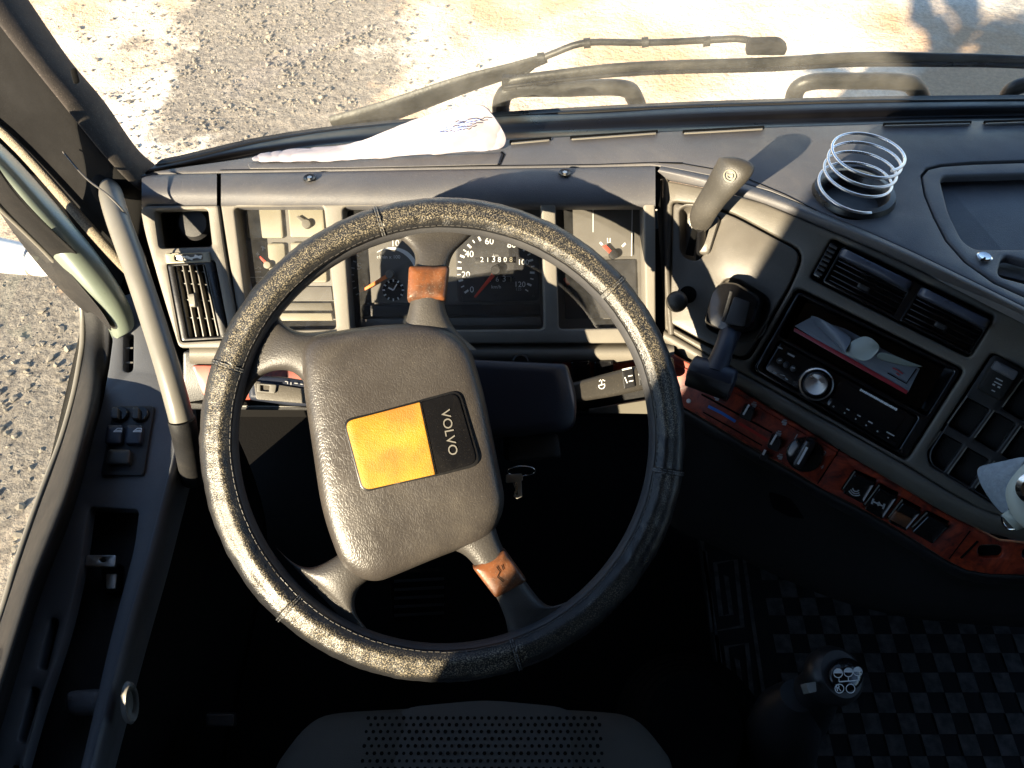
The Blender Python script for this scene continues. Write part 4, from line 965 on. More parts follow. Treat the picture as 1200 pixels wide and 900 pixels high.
# the knee panel hangs from the strip and curves down and away
def kn_row(dxp, dyp, off): return [Wp.hit(x + dxp, y + dyp, off) for x, y in wbot]
KB = [(770, 600), (785, 622), (805, 632), (830, 641), (850, 650), (875, 663), (905, 677), (940, 692), (980, 708), (1020, 718), (1060, 727), (1110, 732), (1160, 736), (1330, 745)]
def kn2(t, off): return [Wp.hit(a[0] - 6 * (1 - t) + (b[0] - a[0]) * t, a[1] + 12 * (1 - t) + (b[1] - a[1]) * t, off) for a, b in zip(wbot, KB)]
kl = kn2(1, -.10)
loft('knee_panel', [kn2(0, -.010), kn2(.06, -.028), kn2(.3, -.045), kn2(.6, -.055), kn2(.9, -.075), kl, [p + (p - CAM).normalized() * .04 + Vector((.02, .02, -.02)) for p in kl], [p + (p - CAM).normalized() * .35 + Vector((.08, .06, -.06)) for p in kl]], M['knee'], con, 2)
plate('cubby_mouth', Plane(Wp.hit(944, 595, -.040), Wp.n + Vector((0, -.25, -.2))), rp([(900, 578), (930, 585), (986, 606), (972, 612), (925, 606), (905, 596)], 4), (), .003, .004, .001, M['pit'], con)

# ------------------------------------------------------------------ car stereo
st = thing('car_stereo', 'black single slot car stereo with chrome ringed volume knob', 'car stereo', Q.hit(985, 465))
frm_in = [rp([(937, 346), (1119, 435), (1086, 488), (912, 393)], 4), rp([(913, 398), (1077, 489), (1052, 529), (892, 433)], 5)]
plate('mounting_frame', Q, rp([(936, 341), (1127, 434), (1062, 537), (882, 433)], 7), frm_in, .001, .025, .0015, M['gloss'], st)
RF = -.003
fpn = plate('front_panel', Q, rp([(914, 399), (1076, 489), (1051, 528), (893, 433)], 5), (), RF, .02, .003, M['gloss'], st, bres=3)
plate('display', Q, rp([(985, 446), (1062, 488), (1043, 514), (968, 474)], 5), (), RF + .0012, .002, .0006, M['gloss'], fpn)
o_ = Q.hit(957, 450, RF)
lathe('knob_ring', o_, Q.n, [(.0165, 0), (.0188, .001), (.0190, .006), (.0176, .0085), (.0158, .007), (.0150, .002)], M['chrome'], fpn, 40)
lathe('knob_base', o_, Q.n, [(0, .001), (.0158, .001), (.0145, .006), (.012, .008), (0, .008)], M['gloss'], fpn, 40)
lathe('volume_knob', o_, Q.n, [(0, .008), (.0118, .008), (.0118, .017), (.0108, .0185), (0, .0186)], None, fpn, 40)
kk = bpy.data.objects['volume_knob']
mk = mat('spun_aluminium', (.72, .72, .70), .3, 1); b_ = mk.node_tree.nodes['Principled BSDF']; b_.inputs['Anisotropic'].default_value = .85
tg = mk.node_tree.nodes.new('ShaderNodeTangent'); tg.direction_type = 'RADIAL'; tg.axis = 'Z'; mk.node_tree.links.new(tg.outputs[0], b_.inputs['Tangent'])
kk.data.materials.clear(); kk.data.materials.append(mk)
for x, y in ((914, 423), (921.5, 427.5), (929.5, 432)): lathe('round_button', Q.hit(x, y, RF), Q.n, [(0, 0), (.0036, 0), (.0034, .0018), (.002, .0024), (0, .0024)], M['dark'], fpn, 16)
strokes('button_marks', Q, [[1.3, (912.5, 422.5), (916, 422)], [1.3, (928, 430.5), (931.5, 431.5)]], 1.2, RF + .0026, M['greyprint'], fpn)
plate('usb_slot', Q, rp([(922.5, 410.5), (934, 416.5), (930.5, 421.5), (919.5, 415.5)], 1), (), RF + .0006, .001, .0002, M['pit'], fpn)
strokes('usb_tongue', Q, [[1.8, (923, 414), (931, 418.2)]], 1.8, RF + .001, M['greyprint'], fpn)
strokes('panel_print', Q, [[1.2, (911, 406), (917, 409)], [1.8, (904, 435), (910, 438)], [1.4, (920, 443), (923, 445)], [.8, (914, 438.5), (920, 440.5)]], 1.2, RF + .0006, M['greyprint'], fpn)
lathe('jack_socket', Q.hit(932, 449.5, RF), Q.n, [(0, .0004), (.0016, .0004), (.0018, .0012), (.0026, .0012), (.0028, 0)], M['dark'], fpn, 16)
# small unreadable lettering bar
L_ = []
for k in range(22):
    f0 = k / 22; x = 1008 + 43.5 * f0; y = 456.5 + 24 * f0
    L_.append([2.1 if k % 3 else 2.6, (x, y), (x + 1.55, y + .86)])
strokes('lettering', Q, L_, 2.2, RF + .0016, M['white'], fpn)
for x, y, l in ((992, 479, 3.5), (1004.5, 486, 4), (1017.5, 493.5, 5), (1039, 506, 9)): strokes('preset_mark', Q, [[1.3, (x, y), (x + l, y + l * .55)]], 1.3, RF + .0016, M['greyprint'], fpn)
for x, y in ((989, 483.5), (1002, 490.5), (1014.3, 498), (1027.5, 505), (976, 476), (1040, 512.5)): strokes('preset_mark', Q, [[1.5, (x, y), (x + 1.5, y + .8)]], 1.3, RF + .0016, M['greyprint'], fpn)
# empty slot above
cup('storage_slot', Q, rp([(936, 345), (1120, 435), (1087, 489), (911, 393)], 4), -.002, .05, M['gloss'], st, .93)
# laminated card lying in the slot
cp = Plane(Q.hit(1000, 400, -.012), Q.n + Vector((.0, .04, .03)))
cdo = thing('laminated_card', 'laminated card with red edge and curled clear corner lying in the slot above the stereo', 'card', cp.hit(1000, 400))
plate('card', cp, [(931, 382), (950, 372), (990, 385), (1078, 432), (1064, 460), (1000, 426)], (), -.001, .0008, .0001, M['cardw'], cdo)
plate('red_edge', cp, [(931, 384), (1000, 421.5), (1064, 458), (1062, 462), (998, 426.5), (930, 388)], (), -.0001, .0006, .0001, M['cardr'], cdo)
strokes('border_line', cp, [[1.3, (1040, 437), (1062, 449.5), (1074, 432)]], 1.3, .0002, M['pit'], cdo)
strokes('card_print', cp, [[1.4, (1046, 431), (1052, 434), (1058, 438)], [1.2, (1050, 437), (1054, 440)], [1, (962, 380), (975, 386)], [1, (960, 384), (970, 389)]], 1.2, .0003, M['cardr'], cdo)
def sheet(name, rows_, m__, parent, sub=2): return loft(name, rows_, m__, parent, sub, .0004)
sheet('curled_film', [[Q.hit(948, 368, -.006), Q.hit(965, 374, -.004), Q.hit(985, 386, -.008), Q.hit(1004, 398, -.004)],
      [Q.hit(950, 372, -.010), Q.hit(968, 384, -.008), Q.hit(984, 396, .002), Q.hit(990, 410, .008)],
      [Q.hit(956, 380, -.012), Q.hit(970, 394, -.010), Q.hit(984, 408, .0), Q.hit(992, 418, .004)]], M['cardw'], cdo)
sheet('film_corner', [[Q.hit(984, 412, -.004), Q.hit(996, 400, .000), Q.hit(1012, 392, .004), Q.hit(1022, 396, .006)],
      [Q.hit(988, 415, -.002), Q.hit(1002, 408, .002), Q.hit(1020, 402, .005), Q.hit(1031, 404, .006)],
      [Q.hit(996, 418, .000), Q.hit(1010, 416, .001), Q.hit(1024, 412, .004), Q.hit(1031, 408, .004)],
      [Q.hit(1006, 422, .000), Q.hit(1014, 424, .003), Q.hit(1022, 420, .006), Q.hit(1028, 413, .008)]], M['film'], cdo)
sheet('film_tail', [[Q.hit(1028, 410, .006), Q.hit(1048, 415, .004), Q.hit(1066, 424, .001), Q.hit(1083, 429.5, -.001)],
      [Q.hit(1022, 420, .002), Q.hit(1045, 426, .0), Q.hit(1062, 430, -.002), Q.hit(1083, 430.5, -.002)]], M['film'], cdo, 1)

# ------------------------------------------------------------------ levers
bl = thing('brake_lever', 'tall curved grey brake lever with round symbol standing in its pocket', 'lever', Q.hit(822, 290))
pp = [(820, 300, -.014), (819, 287, .0), (818, 268, .018), (824, 250, .032), (838, 228, .046), (850, 211, .056), (861, 196, .060), (865, 189, .056)]
tube('lever_stem', smoothpath([Q.hit(821, 300, -.012), Q.hit(822, 284, .004), Q.hit(822, 266, .018)], 8), .009, M['black'], bl, 12, flat=(.55, 1.2), up=Q.n)
tube('lever_grip', smoothpath([Q.hit(*p) for p in pp[2:]], 22), [.0075, .0098, .0115, .0124, .0129, .0132, .0134, .0136, .0139, .0143, .0148, .0153, .0158, .0163, .0168, .0172, .0175, .0177, .0175, .0167, .0145, .009], M['leverlit'], bl, 24, flat=(1.12, .48), up=Q.n)
# engraved ring symbol on the grip
gp_ = Plane(Q.hit(855, 206, .0675), Q.n + Vector((0, .02, .0)))
strokes('symbol', gp_, [arc(855, 206, 6.8, 0, 360, 20), arc(855, 206, 3.6, 140, 400, 10), [(852, 205), (858, 205)]], 1.1, .0015, M['tile'], bl)
plate('slot_cover', Q, rp([(812, 264), (818, 262), (812, 300), (803, 298)], 1), (), -.006, .004, .0005, M['pit'], bl)
button('stem_guard', Q, [(828, 250), (847, 258), (834, 300), (822, 300), (825, 262)], -.012, .020, M['panel'], bl, 4)
# ball knob
kb_ = thing('pull_knob', 'small round grey pull knob on a short stem left of the boxy valve', 'knob', Q.hit(803, 347))
lathe('knob_stem', Q.hit(800, 350, 0), Q.n, [(0, -.01), (.005, -.01), (.005, .02), (0, .02)], M['black'], kb_, 16)
lathe('knob_head', Q.hit(795, 354, .016), Q.n, [(0, 0), (.008, 0), (.0112, .003), (.0122, .008), (.0112, .013), (.0075, .0165), (0, .018)], M['leverlit'], kb_, 28)
# trailer brake valve with T handle
tv = thing('valve_handle', 'boxy black hand valve with T shaped handle reaching over the wood strip', 'valve', Q.hit(868, 365))
vb = pillow('valve_body', Q, rp([(852, 334, 6), (870, 335, 5), (897, 352, 8), (888, 388, 8), (860, 394, 8), (832, 380, 7), (842, 345, 6)], 5), [(1.0, -.012), (1.0, .026), (.97, .034), (.9, .038), (.5, .040)], M['gloss'], tv, smooth=50)
for L__ in ([(1.6, (852, 336), (857, 345), (846, 384))], [(1.6, (882, 346), (879, 364), (872, 386))]):
    pass
plate('valve_insert', Q, rp([(860, 347), (879, 354), (872, 383), (849, 379)], 3), (), .0415, .004, .001, M['dark'], tv)
plate('body_rib', Q, rp([(855, 340), (859, 342), (850, 378), (845, 376)], 1), (), .0405, .004, .001, M['dark'], tv)
tube('handle_shaft', smoothpath([Q.hit(856, 388, .026), Q.hit(851, 402, .040), Q.hit(844, 420, .050), Q.hit(838, 436, .055)], 10), [.012, .0115, .011, .0108, .0108, .011, .0112, .012, .013, .014], M['skyblack'], tv, 20)
a_, b__ = Q.hit(808, 432, .056), Q.hit(860, 451, .056)
tube('handle_bar', [a_, a_ * .97 + b__ * .03, a_ * .94 + b__ * .06, a_ * .06 + b__ * .94, a_ * .03 + b__ * .97, b__], [.010, .0135, .0148, .0148, .0135, .010], M['skyblack'], tv, 24, flat=(1.1, .9), up=Q.n)
tube('grip_sleeve', [a_ + (b__ - a_) * .03 + Vector((-.001, -.004, -.003)), b__ - (b__ - a_) * .03 + Vector((-.001, -.004, -.003))], .0140, M['dark'], tv, 24)

# ------------------------------------------------------------------ spring on the dash
rg = lathe('rubber_ring', T.hit(1000, 228, 0), T.n, [(.024, -.014), (.030, -.012), (.033, .002), (.037, .007), (.043, .006), (.045, .0)], M['black'], None, 48)
tag(rg, 'round black rubber cup sunk into the dash top under the coil spring', 'ring')
lathe('cup_floor', T.hit(1000, 228, 0), T.n, [(0, -.010), (.030, -.010)], M['dark'], rg, 40)
axis = (V(1016, 186, .90) - T.hit(1000, 226, .006)); h_ = axis.length; ax = axis.normalized(); hgt = .062
u_ = ax.orthogonal().normalized(); v__ = ax.cross(u_)
turns = 4.0; pts = []
o_ = T.hit(996, 226, .008); ax = (T.n + Vector((.06, -.02, 0))).normalized(); u_ = (Vector((1, 0, 0)) - ax * ax.x).normalized(); v__ = ax.cross(u_)
for k in range(221):
    t = k / 220; a = -2 * math.pi * turns * t - 1.2
    if t < .18: hh = .1 * t
    elif t > .86: hh = .018 + (.68) * 0.047 + (t - .86) * .02
    else: hh = .018 + (t - .18) * .047
    pts.append(o_ + ax * hh + (u_ * math.cos(a) + v__ * math.sin(a)) * .0368)
tag(tube('coil_spring', pts, .00165, M['spring'], None, 10), 'shiny steel coil spring standing on end on the dash top', 'spring')

# ------------------------------------------------------------------ paper on the dash
bot = [(288, 190), (340, 190), (400, 189), (460, 184), (520, 180), (560, 177.5), (591, 176)]
mdl = [(296, 184), (342, 181), (402, 179), (465, 172), (520, 168), (562, 164), (594, 168)]
tp = [(302, 181), (345, 176), (402, 173), (446, 167), (494, 155), (545, 148), (597, 161)]
tp2 = [(303, 180), (346, 175), (404, 172), (440, 164), (484, 148), (552, 131), (586, 146)]
tp3 = [(304, 180), (348, 174.5), (404, 171), (434, 162), (476, 142), (556, 118), (572, 127)]
offs = lambda P_, o: [T.hit(x, y, oo) for (x, y), oo in zip(P_, o)]
pr = loft('paper_sheet', [offs(bot, [.003] * 7), offs(mdl, [.006, .008, .010, .012, .014, .012, .004]), offs(tp, [.004, .006, .010, .018, .028, .034, .010]),
     offs(tp2, [.003, .005, .010, .020, .034, .044, .026]), offs(tp3, [.002, .004, .009, .021, .036, .052, .046])], M['paper'], None, 3, .0004)
pt = bpy.data.textures.new('creases', 'CLOUDS'); pt.noise_scale = .03; dm = pr.modifiers.new('creases', 'DISPLACE'); dm.texture = pt; dm.strength = .006; dm.mid_level = .5
tag(pr, 'crumpled white paper with blue handwriting lying on the dash against the windscreen', 'paper')
L_ = []
for r_ in range(5):
    x, y = 506 + r_ * 5, 157 - r_ * 3.2
    L_.append([1.0] + [(x + k * 2.6, y - k * .35 + random.uniform(-1.1, 1.1)) for k in range(15)])
wp_ = Plane(offs([(535, 143)], [.040])[0], (0, -.8, .6), (1, 0, 0))
strokes('handwriting', wp_, L_, 1.0, .0008, mat('pen_ink', (.16, .22, .55), .6), pr)

# ------------------------------------------------------------------ wipers and step handles outside
wb = thing('windscreen_wiper', 'dusty wiper arm and long blade parked low outside the windscreen', 'wiper', WS.hit(760, 90, -.03))
def wsp(x, y, off): return WS.hit(x, y, off)
tube('wiper_arm', smoothpath([wsp(395, 150, -.02), wsp(450, 132, -.025), (wsp(540, 100, -.035)), wsp(600, 82, -.04), wsp(640, 68, -.045)], 20), [.023 - .0008 * k for k in range(20)], M['wiper'], wb, 12, flat=(1, .4), up=WS.n)
tube('wiper_link', smoothpath([wsp(625, 73, -.045), wsp(650, 62, -.045), wsp(688, 50, -.045), wsp(760, 50, -.045), wsp(830, 47, -.045), wsp(870, 46, -.04), wsp(905, 56, -.035)], 30), .0042, M['wiper'], wb, 10)
for x, y in ((634, 67), (688, 50), (756, 49), (828, 48)):
    tube('clip', [wsp(x - 4, y + 1, -.045), wsp(x + 4, y, -.045)], .0062, M['wiper'], wb, 10)
tube('spray_bar', smoothpath([wsp(592, 97, -.04), wsp(612, 88, -.042), wsp(634, 70, -.044)], 8), .0035, M['wiper'], wb, 8)
plate('blade_bracket', Plane(WS.o, WS.n, (1, 0, 0)), rp([(876, 50), (915, 49, 8), (924, 58, 6), (920, 66), (874, 66)], 3), (), -.03, .012, .003, M['rubber'], wb)
tube('wiper_blade', smoothpath([wsp(590, 97, -.02), wsp(640, 90, -.02), wsp(720, 81, -.02), wsp(800, 77, -.02), wsp(900, 74, -.02), wsp(1000, 68, -.02), wsp(1100, 69, -.02), wsp(1200, 72, -.02), wsp(1400, 84, -.02)], 60), [.003, .0055, .007] + [.0082] * 57, M['wiper'], wb, 12, flat=(1, .7), up=WS.n)
tube('blade_rubber', smoothpath([wsp(592, 102, -.012), wsp(640, 96, -.012), wsp(720, 88, -.012), wsp(800, 84, -.012), wsp(900, 81.5, -.012), wsp(1000, 76, -.012), wsp(1100, 76, -.012), wsp(1200, 78, -.012), wsp(1400, 90, -.012)], 60), .0028, M['black'], wb, 8)
box_p = wsp(597, 97, -.022)
bmx = box('blade_end', box_p - Vector((.010, .006, .010)), box_p + Vector((.010, .006, .010)), M['wiper'], wb, .002)
for i, (P_, lb) in enumerate((([(588, 150), (588, 118), (604, 105), (660, 104), (728, 103), (744, 116), (752, 145)], 'dusty dark step handle outside below the wiper, the left one'),
              ([(930, 140), (932, 108), (952, 96), (1000, 95), (1055, 96), (1073, 104), (1085, 130)], 'dusty dark step handle outside below the wiper, the middle one'),
              ([(1178, 140), (1182, 112), (1200, 100), (1260, 98), (1320, 99), (1335, 106), (1345, 140)], 'dusty dark step handle outside below the wiper, cut by the right picture edge'))):
    o_ = tube('step_handle', smoothpath([wsp(x, y, -.07) for x, y in P_], 40), .0125, M['wiper'], None, 12, flat=(1, .8), up=WS.n)
    tag(o_, lb, 'handle', 'step handles below the wiper')

# ------------------------------------------------------------------ steering wheel
sw = thing('steering_wheel', 'large four spoke steering wheel with worn stitched black cover and yellow badge', 'steering wheel', S.o)
RM, rm = .2184, .0168
def torus(name, a0, a1, f0, f1, r, m__, parent, n=None, seg=20, wob=0, label=None, r_end=None):
    n = n or max(6, int(abs(a1 - a0) / 2)); bm = bmesh.new(); rings = []
    full = abs(a1 - a0) >= 359.9
    for i in range(n if full else n + 1):
        a = R(a0 + (a1 - a0) * i / n); rad_ = S.u * math.cos(a) + S.v * math.sin(a); ring = []
        k_end = 1
        for j in range(seg + 1):
            f = R(f0 + (f1 - f0) * j / seg)
            p = S.o + rad_ * (RM + r * math.cos(f)) + S.n * (r * math.sin(f))
            if wob:
                q = noise.noise(p * 60) * .5 + noise.noise(p * 160) * .3 + .9 * math.exp(-((math.degrees(f) - 104) / 9) ** 2) - .7 * math.exp(-((math.degrees(f) - 78) / 8) ** 2)
                p += (rad_ * math.cos(f) + S.n * math.sin(f)) * wob * q
            ring.append(bm.verts.new(p))
        rings.append(ring)
    pairs = list(zip(rings, rings[1:])) + ([(rings[-1], rings[0])] if full else [])
    for a, b in pairs:
        for j in range(seg): bm.faces.new((a[j], a[j+1], b[j+1], b[j]))
    wr = []
    if wob:
        for i in range(n if full else n + 1):
            a = (a0 + (a1 - a0) * i / n) % 360
            amp = 1.0 if 60 < a < 290 else (.85 if a < 60 else .45)
            for j in range(seg + 1):
                f = f0 + (f1 - f0) * j / seg; w__ = math.exp(-((f - 88) / 32) ** 2)
                wr.append(amp * w__ * .75)
    o = link(name, bm, m__, parent, 180, 0, label)
    if wr:
        at = o.data.attributes.new('wear', 'FLOAT', 'POINT'); at.data.foreach_set('value', wr)
    return o
torus('rim', 0, 360, 0, 360, rm, M['rim'], sw, 160, 24)
cuts = [42, 108, 162.6, 227.6, 287.4, 350.6, 402]
for a, b in zip(cuts, cuts[1:]):
    o = torus('rim_cover', a + .25, b - .25, -105, 138, rm + .0022, M['cover'], sw, int((b - a) * 1.2), 34, .0016)
    m__ = o.modifiers.new('solid', 'SOLIDIFY'); m__.thickness = .0018; m__.offset = -1
    # raised stitched seam at each joint
    s_ = torus('cover_seam', b - .55, b + .55, -105, 136, rm + .0032, M['cover'], sw, 4, 34, .0004)
    bm = bmesh.new()
    for f in range(-95, 131, 14):
        for sgn in (-1, 1):
            a_ = R(b); rad_ = S.u * math.cos(a_) + S.v * math.sin(a_); tn = -S.u * math.sin(a_) + S.v * math.cos(a_)
            ff = R(f); p = S.o + rad_ * (RM + (rm + .0036) * math.cos(ff)) + S.n * ((rm + .0036) * math.sin(ff)) + tn * .0012 * sgn
            q_ = -rad_ * math.sin(ff) + S.n * math.cos(ff)
            tube('', [p - q_ * .0016, p + q_ * .0016], .0004, None, bm=bm, seg=5)
    link('seam_thread', bm, M['dimprint'], s_, 0)
# stitching along the inner edge of the cover
bm = bmesh.new()
for k in range(210):
    a_ = R(k * 360 / 210); rad_ = S.u * math.cos(a_) + S.v * math.sin(a_); tn = -S.u * math.sin(a_) + S.v * math.cos(a_)
    ff = R(130 + random.uniform(-1, 1)); rr_ = rm + .0030
    p = S.o + rad_ * (RM + rr_ * math.cos(ff)) + S.n * (rr_ * math.sin(ff))
    tube('', [p - tn * .0022, p + tn * .0022], .00035, None, bm=bm, seg=5)
o = link('stitching', bm, M['rubberlit'], sw, 0)
HS = [(1, -.030), (1.02, -.012), (1.0, -.002), (.96, .006), (.88, .010), (.6, .012)]
def spoke(poly, label=None, h=0, r=14):
    return pillow('spoke', S, rp(poly, r, 5), [(.98, -.014 + h), (1.0, -.004 + h), (.97, .002 + h), (.90, .006 + h), (.6, .008 + h)], M['spoke'], sw, label, smooth=80)
def strip_spoke(Lp, Rp, hs, m__=M['spoke'], label=None, n=18):
    """spoke as a rounded strip between two pixel edges, following heights hs"""
    Ls = smoothpath([Vector((x, y, 0)) for x, y in Lp], n); Rs = smoothpath([Vector((x, y, 0)) for x, y in Rp], n)
    hh = smoothpath([Vector((h, 0, 0)) for h in hs], n); rows = []
    for l, r_, h in zip(Ls, Rs, hh):
        h = h.x; row = []
        for t, dz in ((0, -.014), (-.0, -.006), (.05, .001), (.16, .005), (.33, .0068), (.5, .0072), (.67, .0068), (.84, .005), (.95, .001), (1, -.006), (1, -.014)):
            q_ = l * (1 - t) + r_ * t; row.append(S.hit(q_.x, q_.y, h + dz))
        rows.append(row)
    return loft('spoke', rows, m__, sw, 1, 0, label, closed=True)
strip_spoke([(440, 262), (470, 281), (486, 298), (484, 320), (481, 352), (472, 384), (452, 410)], [(572, 258), (548, 281), (531, 298), (525, 320), (520, 352), (532, 384), (560, 410)], [-.006, -.002, .003, .006, .008, .008, .004])
strip_spoke([(278, 490), (296, 453), (312, 438), (330, 434), (346, 438), (362, 455), (385, 480)], [(292, 340), (318, 362), (334, 379), (346, 387), (358, 389), (375, 388), (395, 385)], [-.008, -.004, .0, .003, .004, .004, .003])
strip_spoke([(437, 764), (432, 740), (419, 722), (416, 705), (422, 688), (445, 670)], [(322, 640), (338, 655), (352, 663), (368, 664), (388, 655), (410, 640)], [-.008, -.004, .0, .003, .004, .003])
strip_spoke([(596, 764), (594, 735), (588, 715), (578, 694), (556, 663), (538, 647), (505, 640)], [(700, 690), (662, 706), (640, 709), (614, 678), (590, 643), (580, 615), (572, 590)], [-.008, -.004, .001, .005, .008, .009, .008])
hub_px = rp([(358, 398, 42), (440, 384, 60), (512, 382, 26), (549, 404, 26), (566, 460, 60), (592, 590, 30), (574, 628, 24), (524, 645, 30), (440, 680, 30), (405, 662, 30), (382, 600, 60), (360, 450, 60)], 30, 7)
hub = pillow('hub_pad', S, hub_px, [(.99, -.022), (1.0, -.004), (.995, .006), (.975, .015), (.93, .0215), (.86, .0250), (.72, .0272), (.5, .0285), (.25, .029)], M['hub'], sw, smooth=180, sub=1)
bdg = S
HZ = .0285
yp = plate('badge_patch', S, rp([(404, 494, 10), (492, 471, 1), (510, 556, 1), (426, 575, 10)], 4), (), HZ + .0022, .006, .001, M['yellow'], sw, label='yellow worn half of the badge')
bp = plate('badge_plate', S, rp([(492.5, 471, 1), (536, 459, 12), (560, 543, 12), (511, 556, 1)], 4), (), HZ + .0022, .006, .0016, M['gloss'], sw, label='gloss black half of the badge')
plate('badge_surround', S, rp([(401, 492, 12), (492, 468, 1), (539, 456, 13), (564, 545, 13), (511, 559, 1), (424, 578, 12)], 4), (), HZ + .0004, .006, .001, M['black'], sw)
strokes('badge_line', S, [[(492.5, 471.5), (511, 556)]], 1.5, HZ + .0026, M['chrome'], bp)
text('emblem_text', 'VOLVO', S, (516.5, 481), (526.5, 534), HZ + .0023, M['bar'], bp, hs=.95, ext=.0008)
def band(poly, h, label):
    o = pillow('brown_sleeve', S, rp(poly, 3, 3), [(1, -.012 + h), (1, .0035 + h), (.97, .0068 + h), (.8, .0090 + h), (.4, .0096 + h)], M['band'], sw, label, smooth=70)
band([(480, 316), (527, 316), (522, 355), (478, 355)], .007, 'brown sleeve on the top spoke')
band([(553, 662), (590, 641), (616, 677), (580, 697)], .006, 'brown sleeve on the lower right spoke')
S2 = Plane(S.o, S.n, (1, 0, 0))
strokes('sleeve_scratch', S, [[1.2, (582, 664), (586, 670), (583, 676), (590, 682)], [1, (588, 662), (590, 668)]], 1.1, .0165, M['pit'], sw)

# ------------------------------------------------------------------ steering column
colm = thing('steering_column', 'dark steering column cowling behind the hub with wiper stalk and light stalk', 'steering column', S.o - S.n * .08)
cr = Plane(S.hit(600, 470, -.085), S.n)
lathe('column_tube', S.o - S.n * .36, S.n, [(0, 0), (.05, 0), (.05, .26), (.042, .33), (0, .33)], M['dark'], colm, 32)
pillow('cowling', cr, rp([(470, 425, 16), (560, 430, 8), (652, 434, 6), (663, 470, 20), (660, 505, 14), (600, 512, 10), (480, 512, 20)], 10), [(.96, -.09), (1.0, -.06), (1.0, .0), (.98, .008), (.93, .012), (.7, .013)], M['skyblack'], colm, smooth=60)
tube('cowling_lip', smoothpath([cr.hit(650, 434, .006), cr.hit(664, 452, .0), cr.hit(668, 480, -.004), cr.hit(663, 503, -.006)], 12), .004, M['dark'], colm, 10)
pillow('ignition_housing', cr, rp([(590, 508), (646, 508), (650, 535), (590, 540)], 6), [(1, -.08), (1, -.02), (.95, -.014), (.7, -.012)], M['dark'], colm, smooth=60)
stp = Plane(cr.hit(700, 455, -.005), S.n * 1 + Vector((0, .0, .0)))
sk = plate('wiper_stalk', stp, rp([(661, 451, 3), (700, 440, 30), (790, 417, 5), (795, 446, 5), (735, 462, 30), (664, 473, 3)], 6), (), .006, .014, .0055, M['leverlit'], colm, bres=4)
button('stalk_button', stp, [(728, 434), (741, 431), (744, 453), (731, 456)], .005, .0028, M['dark'], sk, 1)
button('stalk_button', stp, [(746, 430), (760, 427), (762, 449), (749, 452)], .005, .0028, M['dark'], sk, 1)
strokes('stalk_marks', stp, [[1.8, (729, 433.5), (740, 431)], [1.2, (732, 442), (735, 449)], [1.2, (736, 441), (741, 440)], [1.2, (737, 447), (742, 446)], [1.8, (748, 439), (760, 436.5)], [1.5, (750, 444), (758, 442)]], 1.4, .0081, M['white'], sk)
strokes('wash_icon', stp, [arc(705, 452, 3.6, 170, 370, 8) + [(709, 450), (701, 452)], [(705, 451), (705, 446)], [(702, 447), (704, 445)], [(706, 445), (709, 446.5)]], 1.0, .0064, M['white'], sk)
sk2 = plate('light_stalk', stp, rp([(290, 440), (330, 441), (420, 455), (420, 478), (340, 475), (290, 468)], 5), (), .0, .016, .006, M['skyblack'], colm, bres=4)
plate('stalk_face', stp, rp([(297, 446), (420, 466), (420, 478), (300, 468)], 3), (), .003, .004, .001, M['console'], sk2)
plate('stalk_end', stp, rp([(301, 449), (324, 451), (322, 461), (301, 459)], 2), [rp([(305, 451), (316, 452), (315, 459), (305, 458)], 1)], .006, .004, .0006, M['bar'], sk2)
strokes('stalk_marks', stp, [[1, (334, 447), (337, 447.5), (337, 450)], [1, (341, 448), (341, 451)], [1, (345, 449), (349, 449.5)], [1, (352, 450), (356, 451)]], 1, .0012, M['greyprint'], sk2)
# key in the ignition
ky = thing('ignition_key', 'metal ignition key and split ring hanging beside the hub', 'key', cr.hit(606, 560, -.01))
kp = Plane(cr.hit(606, 560, -.005), S.n)
rc = kp.hit(611, 552); e1 = S.u; e2 = S.v
tube('key_ring', [rc + (e1 * math.cos(t) * .0155 + (e2 * .55 + S.n * .6) * math.sin(t) * .010) for t in [2 * math.pi * k / 40 for k in range(40)]], .0008, M['chrome'], ky, 8, closed=True)
plate('key_head', kp, rp([(593, 556), (612, 555), (613, 563), (608, 565), (593, 566)], 2), (), .006, .003, .0006, M['steel'], ky)
plate('key_blade', kp, rp([(600, 563), (611, 562), (612, 582), (606, 585), (602, 582), (604, 574)], 1), (), .006, .0025, .0004, M['steel'], ky)
plate('key_blade', kp, rp([(603, 565), (606, 565), (607, 580), (604, 581)], 1), (), .0072, .0015, .0003, M['chrome'], ky)

# ------------------------------------------------------------------ seat
seat = thing('driver_seat', 'dark grey driver seat cushion with perforated centre at the bottom of the picture', 'seat', (0, .0, ZF))
def seat_grid(x0, x1, y_front, nx, nz_, zt):
    rows = []
    for j in range(nz_):
        t = j / (nz_ - 1); row = []
        for i in range(nx):
            s = i / (nx - 1); x = x0 + (x1 - x0) * s
            e = min(s, 1 - s) * 2; rnd = (1 - (1 - min(1, e * 4.5)) ** 2) ** .5
            fr = y_front - .012 * abs(s - .5) * 2 - (.035 * (1 - rnd))
            prof = [(0.012, -.13), (.022, -.08), (.012, -.03), (-.015, -.005), (-.05, .004), (-.12, .0), (-.3, -.02), (-.6, -.03)][j]
            y = fr + prof[0]; z = zt + prof[1] - .03 * (1 - rnd)
            row.append(Vector((x, y, z)))
        rows.append(row)
    return rows
zt = H - .93
loft('cushion', seat_grid(-.262, .178, .215, 15, 8, zt), M['seat'], seat, 2)
